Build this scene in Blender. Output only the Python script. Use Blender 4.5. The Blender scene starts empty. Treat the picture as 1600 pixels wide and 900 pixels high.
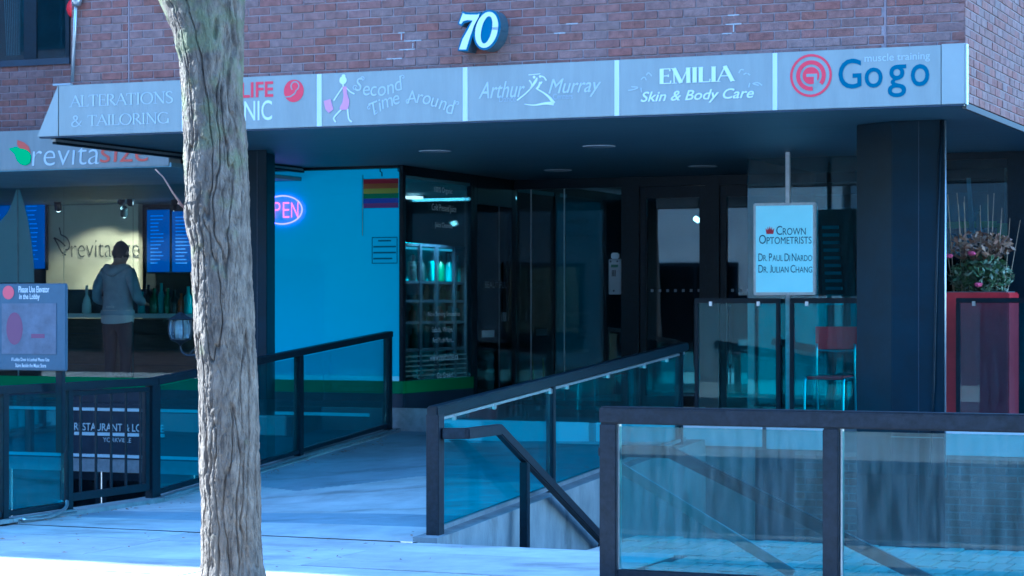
import bpy, bmesh, math, random
from mathutils import Vector, Matrix, noise
random.seed(7)
sc = bpy.context.scene
# ------------------------------------------------------------------ camera, sky, sun, exposure
FPX, HOR, EYE = 3487.0, 480.0, 1.6
cam_d = bpy.data.cameras.new('camera'); cam = bpy.data.objects.new('camera', cam_d); sc.collection.objects.link(cam)
cam.location = (0, 0, EYE); cam.rotation_euler = (math.radians(90), 0, 0)
cam_d.sensor_width = 36; cam_d.lens = 36*FPX/1600; cam_d.shift_y = (HOR-450)/1600
cam_d.clip_start = 0.1; cam_d.clip_end = 3000
cam_d.dof.use_dof = True; cam_d.dof.focus_distance = 14.5; cam_d.dof.aperture_fstop = 5.6
sc.camera = cam
SUN_EL, SUN_AZ = math.radians(34), math.atan2(-0.909, 0.417)
sv = Vector((math.sin(SUN_AZ)*math.cos(SUN_EL), math.cos(SUN_AZ)*math.cos(SUN_EL), math.sin(SUN_EL)))
wd = bpy.data.worlds.new('World'); sc.world = wd; wd.use_nodes = True
wn = wd.node_tree.nodes; wl = wd.node_tree.links
sky = wn.new('ShaderNodeTexSky'); sky.sky_type = 'NISHITA'; sky.sun_disc = False
sky.sun_elevation = SUN_EL; sky.sun_rotation = SUN_AZ; sky.air_density = 1.0; sky.dust_density = 0.2; sky.ozone_density = 1.0
wl.new(sky.outputs[0], wn['Background'].inputs[0]); wn['Background'].inputs[1].default_value = 0.15
sun_d = bpy.data.lights.new('sun', 'SUN'); sun = bpy.data.objects.new('sun', sun_d); sc.collection.objects.link(sun)
sun_d.energy = 5.0; sun_d.angle = math.radians(0.5); sun_d.color = (1, 0.88, 0.72)
sun.rotation_euler = (-sv).to_track_quat('-Z', 'Y').to_euler()
vs = sc.view_settings
vs.view_transform = 'Standard'; vs.look = 'None'; vs.gamma = 1; vs.use_curve_mapping = False
vs.exposure = 2.95
vs.use_white_balance = True; vs.white_balance_temperature = 4250; vs.white_balance_tint = -2
sc.cycles.transparent_max_bounces = 24; sc.cycles.max_bounces = 8; sc.cycles.use_denoising = True
sc.cycles.sample_clamp_indirect = 4; sc.cycles.caustics_reflective = False; sc.cycles.caustics_refractive = False

# ------------------------------------------------------------------ facade frame: a along the wall, b into the building
CX, CY = 3.204, 15.78
UX, UY = 0.9202, -0.3914
PHI = math.atan2(UY, UX)
def W(a, b, z=0.0): return Vector((CX+UX*a-UY*b, CY+UY*a+UX*b, z))
def F(px, py, b):                       # point of the plane b seen at a place of the photograph
    x = (px-800)/FPX; bx, by = CX-UY*b, CY+UX*b
    a = (x*by-bx)/(UX-x*UY); Y = by+UY*a
    return a, EYE+(HOR-py)/FPX*Y
def FA(px, py, a):                      # the same for a plane of constant a
    x = (px-800)/FPX; bx, by = CX+UX*a, CY+UY*a
    b = (x*by-bx)/(-UY-x*UX); Y = by+UX*b
    return b, EYE+(HOR-py)/FPX*Y

# ------------------------------------------------------------------ materials
M = {}
def mat(name, col, rough=0.6, metal=0.0, spec=0.5, var=0.0, scale=8.0, bump=0.0, bscale=None, emit=None, estr=0.0, stretch=(1,1,1), col2=None, objvar=0.0, island=False, coat=0.0):
    m = bpy.data.materials.new(name); m.use_nodes = True; M[name] = m
    n, l = m.node_tree.nodes, m.node_tree.links
    p = n['Principled BSDF']
    p.inputs['Roughness'].default_value = rough; p.inputs['Metallic'].default_value = metal
    p.inputs['Specular IOR Level'].default_value = spec; p.inputs['Coat Weight'].default_value = coat
    p.inputs['Base Color'].default_value = (*col, 1)
    if emit: p.inputs['Emission Color'].default_value = (*emit, 1); p.inputs['Emission Strength'].default_value = estr
    if var or bump or objvar:
        tc = n.new('ShaderNodeTexCoord'); mp = n.new('ShaderNodeMapping'); mp.inputs['Scale'].default_value = stretch
        l.new(tc.outputs['Object'], mp.inputs[0])
        oi = n.new('ShaderNodeObjectInfo')
        if objvar:                       # offset the grain from one object to the next
            cm = n.new('ShaderNodeCombineXYZ'); mu = n.new('ShaderNodeMath'); mu.operation = 'MULTIPLY'; mu.inputs[1].default_value = 57
            l.new(oi.outputs['Random'], mu.inputs[0]); l.new(mu.outputs[0], cm.inputs[0]); l.new(mu.outputs[0], cm.inputs[2]); l.new(cm.outputs[0], mp.inputs['Location'])
        nt = n.new('ShaderNodeTexNoise'); nt.inputs['Scale'].default_value = scale; nt.inputs['Detail'].default_value = 6; nt.inputs['Roughness'].default_value = 0.65
        l.new(mp.outputs[0], nt.inputs['Vector'])
        if var or objvar:
            c2 = col2 if col2 else tuple(max(0, c*(1-var)) for c in col)
            c1 = col if col2 else tuple(min(1, c*(1+var)) for c in col)
            rp = n.new('ShaderNodeValToRGB'); rp.color_ramp.elements[0].position = 0.32; rp.color_ramp.elements[1].position = 0.68
            rp.color_ramp.elements[0].color = (*c2, 1); rp.color_ramp.elements[1].color = (*c1, 1)
            l.new(nt.outputs[0], rp.inputs[0]); out = rp.outputs[0]
            if objvar:
                src = oi.outputs['Random']
                if island: g = n.new('ShaderNodeNewGeometry'); src = g.outputs['Random Per Island']
                wn_ = n.new('ShaderNodeTexWhiteNoise'); wn_.noise_dimensions = '1D'; l.new(src, wn_.inputs['W'])
                hs = n.new('ShaderNodeHueSaturation')
                mr = n.new('ShaderNodeMapRange'); mr.inputs['To Min'].default_value = 1-objvar; mr.inputs['To Max'].default_value = 1+objvar
                mr2 = n.new('ShaderNodeMapRange'); mr2.inputs['To Min'].default_value = 0.5-objvar*0.035; mr2.inputs['To Max'].default_value = 0.5+objvar*0.03
                mr3 = n.new('ShaderNodeMapRange'); mr3.inputs['To Min'].default_value = 0.7; mr3.inputs['To Max'].default_value = 1.12
                sp = n.new('ShaderNodeSeparateColor'); l.new(wn_.outputs['Color'], sp.inputs[0])
                l.new(sp.outputs[0], mr.inputs[0]); l.new(sp.outputs[1], mr2.inputs[0]); l.new(sp.outputs[2], mr3.inputs[0])
                l.new(mr.outputs[0], hs.inputs['Value']); l.new(mr2.outputs[0], hs.inputs['Hue']); l.new(mr3.outputs[0], hs.inputs['Saturation'])
                l.new(out, hs.inputs['Color']); out = hs.outputs[0]
            l.new(out, p.inputs['Base Color'])
        if bump:
            src = nt
            if bscale:
                src = n.new('ShaderNodeTexNoise'); src.inputs['Scale'].default_value = bscale; src.inputs['Detail'].default_value = 5; l.new(mp.outputs[0], src.inputs['Vector'])
            bp = n.new('ShaderNodeBump'); bp.inputs['Strength'].default_value = bump; bp.inputs['Distance'].default_value = 0.01
            l.new(src.outputs[0], bp.inputs['Height']); l.new(bp.outputs[0], p.inputs['Normal'])
    return m
def glass(name, tint, milk=0.0, milkcol=(0.6, 0.75, 0.8), refl=1.0, rough=0.0):
    m = bpy.data.materials.new(name); m.use_nodes = True; M[name] = m
    n, l = m.node_tree.nodes, m.node_tree.links
    n.remove(n['Principled BSDF']); o = n['Material Output']
    t = n.new('ShaderNodeBsdfTransparent'); t.inputs[0].default_value = (*tint, 1)
    g = n.new('ShaderNodeBsdfGlossy'); g.inputs['Roughness'].default_value = rough
    fr = n.new('ShaderNodeFresnel'); fr.inputs[0].default_value = 1.5
    ml = n.new('ShaderNodeMath'); ml.operation = 'MULTIPLY'; ml.inputs[1].default_value = refl; ml.use_clamp = True; l.new(fr.outputs[0], ml.inputs[0])
    mx = n.new('ShaderNodeMixShader'); l.new(ml.outputs[0], mx.inputs[0])
    base = t.outputs[0]
    if milk:                            # dust and rain marks on the pane
        d = n.new('ShaderNodeBsdfDiffuse'); d.inputs[0].default_value = (*milkcol, 1)
        tc = n.new('ShaderNodeTexCoord'); mp = n.new('ShaderNodeMapping'); mp.inputs['Scale'].default_value = (9, 9, 1.2); l.new(tc.outputs['Object'], mp.inputs[0])
        nt = n.new('ShaderNodeTexNoise'); nt.inputs['Scale'].default_value = 2.2; nt.inputs['Detail'].default_value = 6; l.new(mp.outputs[0], nt.inputs['Vector'])
        mr = n.new('ShaderNodeMapRange'); mr.inputs['From Min'].default_value = 0.35; mr.inputs['From Max'].default_value = 0.8; mr.inputs['To Min'].default_value = milk*0.4; mr.inputs['To Max'].default_value = milk*2.2
        l.new(nt.outputs[0], mr.inputs[0])
        m2 = n.new('ShaderNodeMixShader'); l.new(mr.outputs[0], m2.inputs[0]); l.new(t.outputs[0], m2.inputs[1]); l.new(d.outputs[0], m2.inputs[2]); base = m2.outputs[0]
    l.new(base, mx.inputs[1]); l.new(g.outputs[0], mx.inputs[2]); l.new(mx.outputs[0], o.inputs[0])
    return m
mat('brick', (0.205, 0.100, 0.082), 0.88, var=0.28, scale=16, bump=0.5, bscale=90, objvar=0.10, spec=0.2)
mat('brick_field', (0.205, 0.100, 0.082), 0.88, var=0.28, scale=16, bump=0.5, bscale=90, objvar=0.10, island=True, spec=0.2)
mat('mortar', (0.34, 0.26, 0.255), 0.95, col2=(0.21, 0.155, 0.15), var=0.2, scale=2.2, bump=0.4, bscale=120, spec=0.1)
mat('lime', (0.40, 0.37, 0.36), 0.95, var=0.2, scale=30, spec=0.1)
mat('caulk', (0.24, 0.17, 0.17), 0.8)
mat('fascia', (0.285, 0.285, 0.26), 0.38, var=0.07, scale=4, stretch=(3, 3, .5), spec=0.4)
mat('fascia_cap', (0.32, 0.32, 0.295), 0.35, var=0.04, scale=3)
mat('white_strip', (0.60, 0.60, 0.60), 0.4)
mat('letter_white', (0.66, 0.66, 0.66), 0.5)
mat('letter_faint', (0.37, 0.385, 0.40), 0.5)
mat('letter_pale', (0.47, 0.48, 0.49), 0.5)
mat('letter_red', (0.62, 0.03, 0.06), 0.5)
mat('letter_pink', (0.60, 0.24, 0.42), 0.5)
mat('letter_blue', (0.008, 0.085, 0.15), 0.5)
mat('letter_navy', (0.01, 0.05, 0.10), 0.5)
mat('letter_orange', (0.62, 0.10, 0.06), 0.5)
mat('letter_green', (0.02, 0.55, 0.12), 0.5)
mat('navy_side', (0.06, 0.09, 0.11), 0.5, var=0.15, scale=20)
mat('navy_face', (0.01, 0.09, 0.18), 0.45)
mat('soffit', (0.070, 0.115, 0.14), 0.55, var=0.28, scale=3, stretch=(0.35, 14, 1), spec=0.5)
mat('black_metal', (0.004, 0.009, 0.015), 0.42, var=0.35, scale=25, bump=0.06, bscale=160, spec=0.28)
mat('worn_metal', (0.010, 0.012, 0.018), 0.5, var=0.5, scale=30, bump=0.12, bscale=140, spec=0.3)
mat('column_clad', (0.002, 0.012, 0.022), 0.42, var=0.25, scale=5, bump=0.03, bscale=30, spec=0.22)
mat('steel', (0.55, 0.56, 0.58), 0.28, metal=1.0)
mat('alu', (0.42, 0.43, 0.44), 0.35, metal=0.8, var=0.15, scale=20)
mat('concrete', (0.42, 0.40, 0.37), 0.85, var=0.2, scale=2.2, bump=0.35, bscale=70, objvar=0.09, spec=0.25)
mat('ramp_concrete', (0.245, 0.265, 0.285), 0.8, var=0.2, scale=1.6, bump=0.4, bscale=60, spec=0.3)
mat('joint_dirt', (0.10, 0.095, 0.09), 0.95)
mat('asphalt', (0.05, 0.05, 0.05), 0.9, var=0.3, scale=30, bump=0.4, bscale=200)
mat('kerb', (0.40, 0.39, 0.37), 0.85, var=0.15, scale=6, bump=0.2)
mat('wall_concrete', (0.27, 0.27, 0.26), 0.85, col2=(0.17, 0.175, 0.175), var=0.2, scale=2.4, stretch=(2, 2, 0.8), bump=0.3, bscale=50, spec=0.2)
mat('paver', (0.30, 0.27, 0.22), 0.8, var=0.14, scale=12, bump=0.3, bscale=80, objvar=0.12)
mat('stone_base', (0.27, 0.255, 0.25), 0.7, var=0.2, scale=14, bump=0.15)
mat('plinth_white', (0.68, 0.68, 0.68), 0.6, var=0.06, scale=5)
mat('green_band', (0.012, 0.17, 0.04), 0.5)
mat('dark_band', (0.02, 0.028, 0.045), 0.4, var=0.2, scale=6)
mat('film', (0.30, 0.50, 0.70), 0.35, var=0.05, scale=0.7, emit=(0.005, 0.26, 0.38), estr=0.072)  # emission stands in for room light shining through the film
mat('banner', (0.50, 0.62, 0.66), 0.7, var=0.05, scale=3)
mat('cream_wall', (0.66, 0.60, 0.46), 0.8, var=0.04, scale=4)
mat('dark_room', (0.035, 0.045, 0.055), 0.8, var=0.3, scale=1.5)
mat('teal_ceiling', (0.20, 0.30, 0.34), 0.6, var=0.1, scale=3)
mat('tile_floor', (0.12, 0.13, 0.14), 0.4, var=0.2, scale=5)
mat('wood', (0.06, 0.045, 0.032), 0.6, var=0.35, scale=5, stretch=(1, 1, 9))
mat('shelf_wood', (0.16, 0.07, 0.045), 0.5, var=0.3, scale=5)
mat('counter_top', (0.62, 0.70, 0.70), 0.3)
mat('screen', (0.01, 0.02, 0.05), 0.3, emit=(0.005, 0.07, 0.30), estr=0.10)
mat('screen_text', (0.1, 0.2, 0.4), 0.3, emit=(0.06, 0.15, 0.45), estr=0.12)
mat('lamp_glow', (1, 1, 1), 0.4, emit=(1, 0.86, 0.62), estr=1.5)
mat('tube_glow', (1, 1, 1), 0.4, emit=(1.0, 0.9, 0.7), estr=0.4)
mat('cool_glow', (1, 1, 1), 0.4, emit=(0.35, 0.9, 1.0), estr=0.10)
mat('neon_pink', (0.6, 0.2, 0.5), 0.4, emit=(1.0, 0.12, 0.5), estr=0.4)
mat('neon_blue', (0.3, 0.2, 0.6), 0.4, emit=(0.30, 0.14, 1.0), estr=0.7)
mat('red_paint', (0.40, 0.014, 0.024), 0.45, var=0.15, scale=6)
mat('plastic_red', (0.80, 0.02, 0.03), 0.4)
mat('sign_face', (0.72, 0.86, 0.88), 0.4, var=0.03, scale=3, emit=(0.05, 0.42, 0.55), estr=0.055)
mat('sign_blue', (0.05, 0.08, 0.12), 0.5, var=0.1, scale=8)
mat('sign_photo', (0.10, 0.11, 0.15), 0.35, var=0.3, scale=7)
mat('sign_red', (0.50, 0.07, 0.10), 0.5)
mat('maroon', (0.13, 0.04, 0.09), 0.5)
mat('skin', (0.36, 0.21, 0.15), 0.55)
mat('hair', (0.012, 0.010, 0.010), 0.7, bump=0.4, bscale=300, var=0.2, scale=80)
mat('hoodie', (0.34, 0.38, 0.44), 0.9, var=0.12, scale=12, bump=0.5, bscale=16)
mat('tee', (0.55, 0.50, 0.50), 0.9, bump=0.4, bscale=14, var=0.05)
mat('trousers', (0.008, 0.010, 0.020), 0.85, bump=0.5, bscale=14, var=0.2)
mat('shoe', (0.02, 0.02, 0.02), 0.6)
mat('bark', (0.225, 0.172, 0.128), 0.92, col2=(0.070, 0.052, 0.040), var=0.3, scale=9, stretch=(2.2, 2.2, 0.8), bump=0.9, bscale=70, spec=0.15)
mat('twig', (0.22, 0.14, 0.12), 0.8)
mat('leaf', (0.07, 0.11, 0.035), 0.6, objvar=0.35, island=True)
mat('leaf_pale', (0.20, 0.22, 0.13), 0.7, objvar=0.3, island=True)
mat('dry_leaf', (0.25, 0.13, 0.07), 0.8, objvar=0.3, island=True)
mat('flower', (0.55, 0.08, 0.16), 0.6)
mat('straw', (0.36, 0.26, 0.16), 0.8)
mat('wet_yellow', (0.42, 0.33, 0.02), 0.5)
mat('lime_sign', (0.30, 0.50, 0.02), 0.5)
mat('stone_pale', (0.58, 0.55, 0.50), 0.8, var=0.08, scale=2)
mat('facing', (0.16, 0.18, 0.19), 0.8, var=0.15, scale=2)
mat('curtain', (0.35, 0.42, 0.44), 0.8)
mat('bottle_green', (0.05, 0.16, 0.07), 0.25)
mat('bottle_amber', (0.32, 0.09, 0.03), 0.3)
mat('bottle_teal', (0.10, 0.36, 0.38), 0.3)
mat('bottle_dark', (0.02, 0.03, 0.035), 0.3)
mat('paper', (0.66, 0.66, 0.66), 0.7)
mat('grey_plastic', (0.30, 0.31, 0.33), 0.5)
mat('lantern_metal', (0.022, 0.026, 0.034), 0.4)
for nm, c in zip(('flag_red', 'flag_orange', 'flag_yellow', 'flag_green', 'flag_blue', 'flag_violet'), ((.5, .02, .04), (.55, .13, .03), (.55, .42, .03), (.02, .22, .06), (.02, .06, .48), (.24, .03, .22))):
    mat(nm, tuple(min(.85, x*1.6) for x in c), 0.8)
glass('glass_shop', (0.84, 0.94, 0.96), refl=0.6)
glass('glass_rail', (0.62, 0.96, 0.99), milk=0.012, refl=0.5)
glass('glass_near', (0.45, 0.68, 0.69), milk=0.04, refl=0.6)
glass('glass_screen', (0.52, 0.80, 0.88), milk=0.02, refl=1.3)
glass('glass_dark', (0.50, 0.68, 0.74), refl=1.7)
glass('glass_lamp', (0.55, 0.62, 0.70), milk=0.25, refl=1.5)
for cn, sc_, dk in (('concrete', .75, .62), ('ramp_concrete', .9, .55), ('wall_concrete', 1.4, .6)):     # old stains and gum marks
    n, l = M[cn].node_tree.nodes, M[cn].node_tree.links; pb = n['Principled BSDF']; src = pb.inputs['Base Color'].links[0].from_socket
    g_ = n.new('ShaderNodeNewGeometry'); mp = n.new('ShaderNodeMapping'); mp.inputs['Scale'].default_value = (1, 2.2, 1); mp.inputs['Rotation'].default_value = (0, 0, .4); l.new(g_.outputs['Position'], mp.inputs[0])
    a1 = n.new('ShaderNodeTexNoise'); a1.inputs['Scale'].default_value = sc_; a1.inputs['Detail'].default_value = 9; a1.inputs['Roughness'].default_value = .6; l.new(mp.outputs[0], a1.inputs['Vector'])
    r1 = n.new('ShaderNodeMapRange'); r1.inputs['From Min'].default_value = .55; r1.inputs['From Max'].default_value = .66; r1.inputs['To Max'].default_value = dk; l.new(a1.outputs[0], r1.inputs[0])
    v1 = n.new('ShaderNodeTexVoronoi'); v1.inputs['Scale'].default_value = 4.5; l.new(g_.outputs['Position'], v1.inputs['Vector'])
    r2 = n.new('ShaderNodeMapRange'); r2.inputs['From Min'].default_value = .07; r2.inputs['From Max'].default_value = .05; r2.inputs['To Max'].default_value = .3; l.new(v1.outputs['Distance'], r2.inputs[0])
    ad = n.new('ShaderNodeMath'); ad.operation = 'MAXIMUM'; l.new(r1.outputs[0], ad.inputs[0]); l.new(r2.outputs[0], ad.inputs[1])
    mx_ = n.new('ShaderNodeMix'); mx_.data_type = 'RGBA'; mx_.blend_type = 'MULTIPLY'; l.new(ad.outputs[0], mx_.inputs[0]); l.new(src, mx_.inputs[6]); mx_.inputs[7].default_value = (.42, .41, .40, 1); l.new(mx_.outputs[2], pb.inputs['Base Color'])
# moss and lichen over the bark
bk = M['bark']; n, l = bk.node_tree.nodes, bk.node_tree.links
pb = n['Principled BSDF']; src = pb.inputs['Base Color'].links[0].from_socket
tcn = n.new('ShaderNodeTexCoord'); ns = n.new('ShaderNodeTexNoise'); ns.inputs['Scale'].default_value = 7; ns.inputs['Detail'].default_value = 8; l.new(tcn.outputs['Object'], ns.inputs['Vector'])
sx = n.new('ShaderNodeSeparateXYZ'); l.new(tcn.outputs['Object'], sx.inputs[0])
hz = n.new('ShaderNodeMapRange'); hz.inputs['From Min'].default_value = 0.9; hz.inputs['From Max'].default_value = 3.2; hz.inputs['To Min'].default_value = -0.20; hz.inputs['To Max'].default_value = 0.03; l.new(sx.outputs[2], hz.inputs[0])
ad = n.new('ShaderNodeMath'); l.new(ns.outputs[0], ad.inputs[0]); l.new(hz.outputs[0], ad.inputs[1])
mrr = n.new('ShaderNodeMapRange'); mrr.inputs['From Min'].default_value = 0.48; mrr.inputs['From Max'].default_value = 0.66; mrr.inputs['To Max'].default_value = 0.75; l.new(ad.outputs[0], mrr.inputs[0])
mxx = n.new('ShaderNodeMix'); mxx.data_type = 'RGBA'; l.new(mrr.outputs[0], mxx.inputs[0]); l.new(src, mxx.inputs[6]); mxx.inputs[7].default_value = (0.15, 0.15, 0.075, 1); l.new(mxx.outputs[2], pb.inputs['Base Color'])

# ------------------------------------------------------------------ object helpers
ORG = {}
COL = sc.collection
def tag(o, label=None, cat=None, group=None, kind=None):
    if label: o['label'] = label
    if cat: o['category'] = cat
    if group: o['group'] = group
    if kind: o['kind'] = kind
    return o
def thing(name, label, cat, a, b, z=0.0, group=None, kind=None):
    o = bpy.data.objects.new(name, None); COL.objects.link(o); o.empty_display_size = 0.2
    o.location = W(a, b, z); o.rotation_euler = (0, 0, PHI); ORG[o.name] = Vector((a, b, z))
    return tag(o, label, cat, group, kind)
class MB:
    def __init__(s): s.v = []; s.f = []; s.m = []; s.mi = 0
    def add(s, vs_, fs):
        k = len(s.v); s.v += [tuple(v) for v in vs_]; s.f += [tuple(i+k for i in f) for f in fs]; s.m += [s.mi]*len(fs); return s
    def box(s, a0, a1, b0, b1, z0, z1):
        return s.add([(a0,b0,z0),(a1,b0,z0),(a1,b1,z0),(a0,b1,z0),(a0,b0,z1),(a1,b0,z1),(a1,b1,z1),(a0,b1,z1)],
                     [(0,3,2,1),(4,5,6,7),(0,1,5,4),(1,2,6,5),(2,3,7,6),(3,0,4,7)])
    def prism(s, poly, d0, d1, axis='b'):   # poly in (a,z) extruded over b; axis 'a': (b,z) over a; 'z': (a,b) over z
        n = len(poly)
        mk = {'b': lambda p, d: (p[0], d, p[1]), 'a': lambda p, d: (d, p[0], p[1]), 'z': lambda p, d: (p[0], p[1], d)}[axis]
        return s.add([mk(p, d0) for p in poly]+[mk(p, d1) for p in poly], [tuple(range(n)), tuple(range(2*n-1, n-1, -1))]+[(i, i+n, (i+1) % n+n, (i+1) % n) for i in range(n)])
    def bar(s, p, q, w, h, up=(0, 0, 1)):   # rectangular bar from p to q
        p, q = Vector(p), Vector(q); d = (q-p).normalized(); up = Vector(up)
        sd = d.cross(up).normalized()*w/2; u2 = sd.cross(d).normalized()*h/2
        v = [p-sd-u2, p+sd-u2, p+sd+u2, p-sd+u2, q-sd-u2, q+sd-u2, q+sd+u2, q-sd+u2]
        return s.add(v, [(0,1,2,3),(7,6,5,4),(4,5,1,0),(5,6,2,1),(6,7,3,2),(7,4,0,3)])
    def tube(s, pts, r, n=8, r1=None, cap=True):
        pts = [Vector(p) for p in pts]; N = len(pts); rings = []; base = len(s.v); vs_ = []
        ref = Vector((0.13, 0.21, 0.97))
        for i, p in enumerate(pts):
            d = (pts[min(i+1, N-1)]-pts[max(i-1, 0)]).normalized()
            x = d.cross(ref)
            if x.length < 1e-3: x = d.cross(Vector((1, 0, 0)))
            x.normalize(); y = d.cross(x)
            rr = r if r1 is None else r+(r1-r)*i/max(1, N-1)
            if isinstance(r, (list, tuple)): rr = r[i]
            vs_ += [p+(x*math.cos(t*2*math.pi/n)+y*math.sin(t*2*math.pi/n))*rr for t in range(n)]
        fs = [(i*n+j, i*n+(j+1) % n, (i+1)*n+(j+1) % n, (i+1)*n+j) for i in range(N-1) for j in range(n)]
        if cap: fs += [tuple(range(n-1, -1, -1)), tuple((N-1)*n+j for j in range(n))]
        return s.add(vs_, fs)
    def lathe(s, prof, c, n=20, cap=True):  # prof of (r,z), about the vertical through c=(a,b)
        vs_ = [(c[0]+r*math.cos(2*math.pi*j/n), c[1]+r*math.sin(2*math.pi*j/n), z) for r, z in prof for j in range(n)]
        N = len(prof)
        fs = [(i*n+j, i*n+(j+1) % n, (i+1)*n+(j+1) % n, (i+1)*n+j) for i in range(N-1) for j in range(n)]
        if cap: fs += [tuple(range(n-1, -1, -1)), tuple((N-1)*n+j for j in range(n))]
        return s.add(vs_, fs)
    def mesh(s, name, mats, org=Vector((0, 0, 0)), bevel=0.0, smooth=False):
        me = bpy.data.meshes.new(name)
        me.from_pydata([(v[0]-org[0], v[1]-org[1], v[2]-org[2]) for v in s.v], [], s.f)
        for mm in (mats if isinstance(mats, (list, tuple)) else [mats]): me.materials.append(M[mm])
        me.polygons.foreach_set('material_index', s.m)
        bm = bmesh.new(); bm.from_mesh(me)
        bmesh.ops.recalc_face_normals(bm, faces=bm.faces)
        if bevel:
            bmesh.ops.bevel(bm, geom=[e for e in bm.edges if e.is_manifold and e.calc_face_angle(0) > 0.6], offset=bevel, segments=2, affect='EDGES', clamp_overlap=True)
        if smooth:
            for f in bm.faces: f.smooth = True
        bm.to_mesh(me); bm.free()
        return me
    def build(s, name, mats, parent=None, bevel=0.0, smooth=False, label=None, kind=None):
        org = ORG[parent.name] if parent else Vector((0, 0, 0))
        o = bpy.data.objects.new(name, s.mesh(name, mats, org, bevel, smooth)); COL.objects.link(o)
        if parent: o.parent = parent; ORG[o.name] = org
        if label: o['label'] = label
        if kind: o['kind'] = kind
        return o
def single(name, mb, mats, label, cat, o=(0, 0, 0), bevel=0.0, smooth=False, group=None, kind=None):   # a thing that is one mesh
    org = Vector(o)
    ob = bpy.data.objects.new(name, mb.mesh(name, mats, org, bevel, smooth)); COL.objects.link(ob)
    ob.location = W(*o); ob.rotation_euler = (0, 0, PHI); ORG[ob.name] = org
    return tag(ob, label, cat, group, kind)
def box(name, mats, parent, a0, a1, b0, b1, z0, z1, bevel=0.0, label=None, kind=None):
    return MB().box(a0, a1, b0, b1, z0, z1).build(name, mats, parent, bevel, label=label, kind=kind)
def structure(name, mb, mats, o=(0, 0, 0), bevel=0.0, kind='structure'):
    return single(name, mb, mats, None, None, o, bevel, kind=kind)
TXT = {}
def glyphs(s, shear=0.0, bold=0.0, space=1.0):
    key = (s, shear, bold, space)
    if key not in TXT:
        c = bpy.data.curves.new('text', 'FONT'); c.body = s; c.shear = shear; c.offset = bold; c.space_character = space; c.resolution_u = 4
        o = bpy.data.objects.new('text', c); me = o.to_mesh()
        v = [tuple(p.co) for p in me.vertices]; f = [tuple(p.vertices) for p in me.polygons]
        o.to_mesh_clear(); bpy.data.objects.remove(o); bpy.data.curves.remove(c)
        TXT[key] = (v, f)
    return TXT[key]
def fit_text(s, x0, x1, z0, z1, d, shear=0.0, bold=0.0, space=1.0, axis='b', rise=0.0, mb=None):
    v, f = glyphs(s, shear, bold, space)
    xs = [p[0] for p in v]; ys = [p[1] for p in v]; w = max(xs)-min(xs); h = max(ys)-min(ys)
    mb = mb or MB(); out = []
    for p in v:
        t = (p[0]-min(xs))/w; q = (p[1]-min(ys))/h
        x = x0+(x1-x0)*t; z = z0+(z1-z0)*q+rise*t
        out.append((x, d, z) if axis == 'b' else (d, x, z))
    return mb.add(out, f)
def text(s, parent, m, px0, px1, pt, pb_, b, shear=0.0, bold=0.0, space=1.0, name='lettering', mb=None, build=True):
    xc = (px0+px1)/2; a0 = F(px0, (pt+pb_)/2, b)[0]; a1 = F(px1, (pt+pb_)/2, b)[0]; z1 = F(xc, pt, b)[1]; z0 = F(xc, pb_, b)[1]
    k = fit_text(s, a0, a1, z0, z1, b, shear, bold, space, mb=mb)
    return k.build(name, m, parent) if build else k
# a small thick-and-thin capital alphabet with serifs (cap height 1)
SER = {
 'A': (.78, [('t', 0.02, 0, .38, 1), ('k', .36, 1, .74, 0), ('t', .15, .36, .58, .36)], [(.02, 0), (.74, 0)]),
 'L': (.60, [('k', .12, 0, .12, 1), ('t', .12, .025, .56, .025), ('t', .55, 0, .57, .2)], [(.12, 1), (.12, 0)]),
 'T': (.72, [('k', .35, 0, .35, 1), ('t', .02, .975, .68, .975), ('t', .03, .97, .01, .8), ('t', .67, .97, .69, .8)], [(.35, 0)]),
 'E': (.60, [('k', .12, 0, .12, 1), ('t', .12, .975, .52, .975), ('t', .12, .52, .45, .52), ('t', .12, .025, .55, .025), ('t', .52, 1, .53, .82), ('t', .55, 0, .57, .2), ('t', .45, .44, .45, .6)], []),
 'R': (.72, [('k', .12, 0, .12, 1), ('o', .22, .74, .29, .245, 90, -90), ('t', .12, .98, .24, .98), ('t', .12, .5, .24, .5), ('k', .28, .5, .68, 0)], [(.12, 0), (.66, 0)]),
 'I': (.32, [('k', .14, 0, .14, 1)], [(.14, 0), (.14, 1)]),
 'O': (.96, [('o', .46, .5, .41, .5, 0, 360)], []),
 'N': (.86, [('t', .12, 0, .12, 1), ('k', .10, 1, .72, 0), ('t', .72, 0, .72, 1)], [(.12, 0), (.72, 1), (.08, 1)]),
 'S': (.58, [('s', [(.48, .84), (.40, .96), (.25, .98), (.10, .88), (.09, .72), (.22, .58), (.38, .46), (.49, .32), (.47, .13), (.32, .02), (.15, .03), (.06, .17)])], []),
 'G': (.90, [('o', .46, .5, .41, .5, 45, 318), ('k', .78, .06, .78, .42)], [(.78, .42)]),
 'M': (1.0, [('t', .14, 0, .12, 1), ('k', .12, 1, .48, .02), ('t', .48, .02, .82, 1), ('k', .82, 1, .84, 0)], [(.14, 0), (.84, 0), (.10, 1), (.84, 1)]),
 '&': (.86, [('s', [(.80, .52), (.66, .26), (.46, .04), (.24, .0), (.08, .12), (.10, .32), (.30, .52), (.46, .68), (.48, .86), (.36, .98), (.22, .90), (.22, .74), (.40, .48), (.60, .2), (.80, .0)])], []),
 ' ': (.42, [], []),
}
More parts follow.
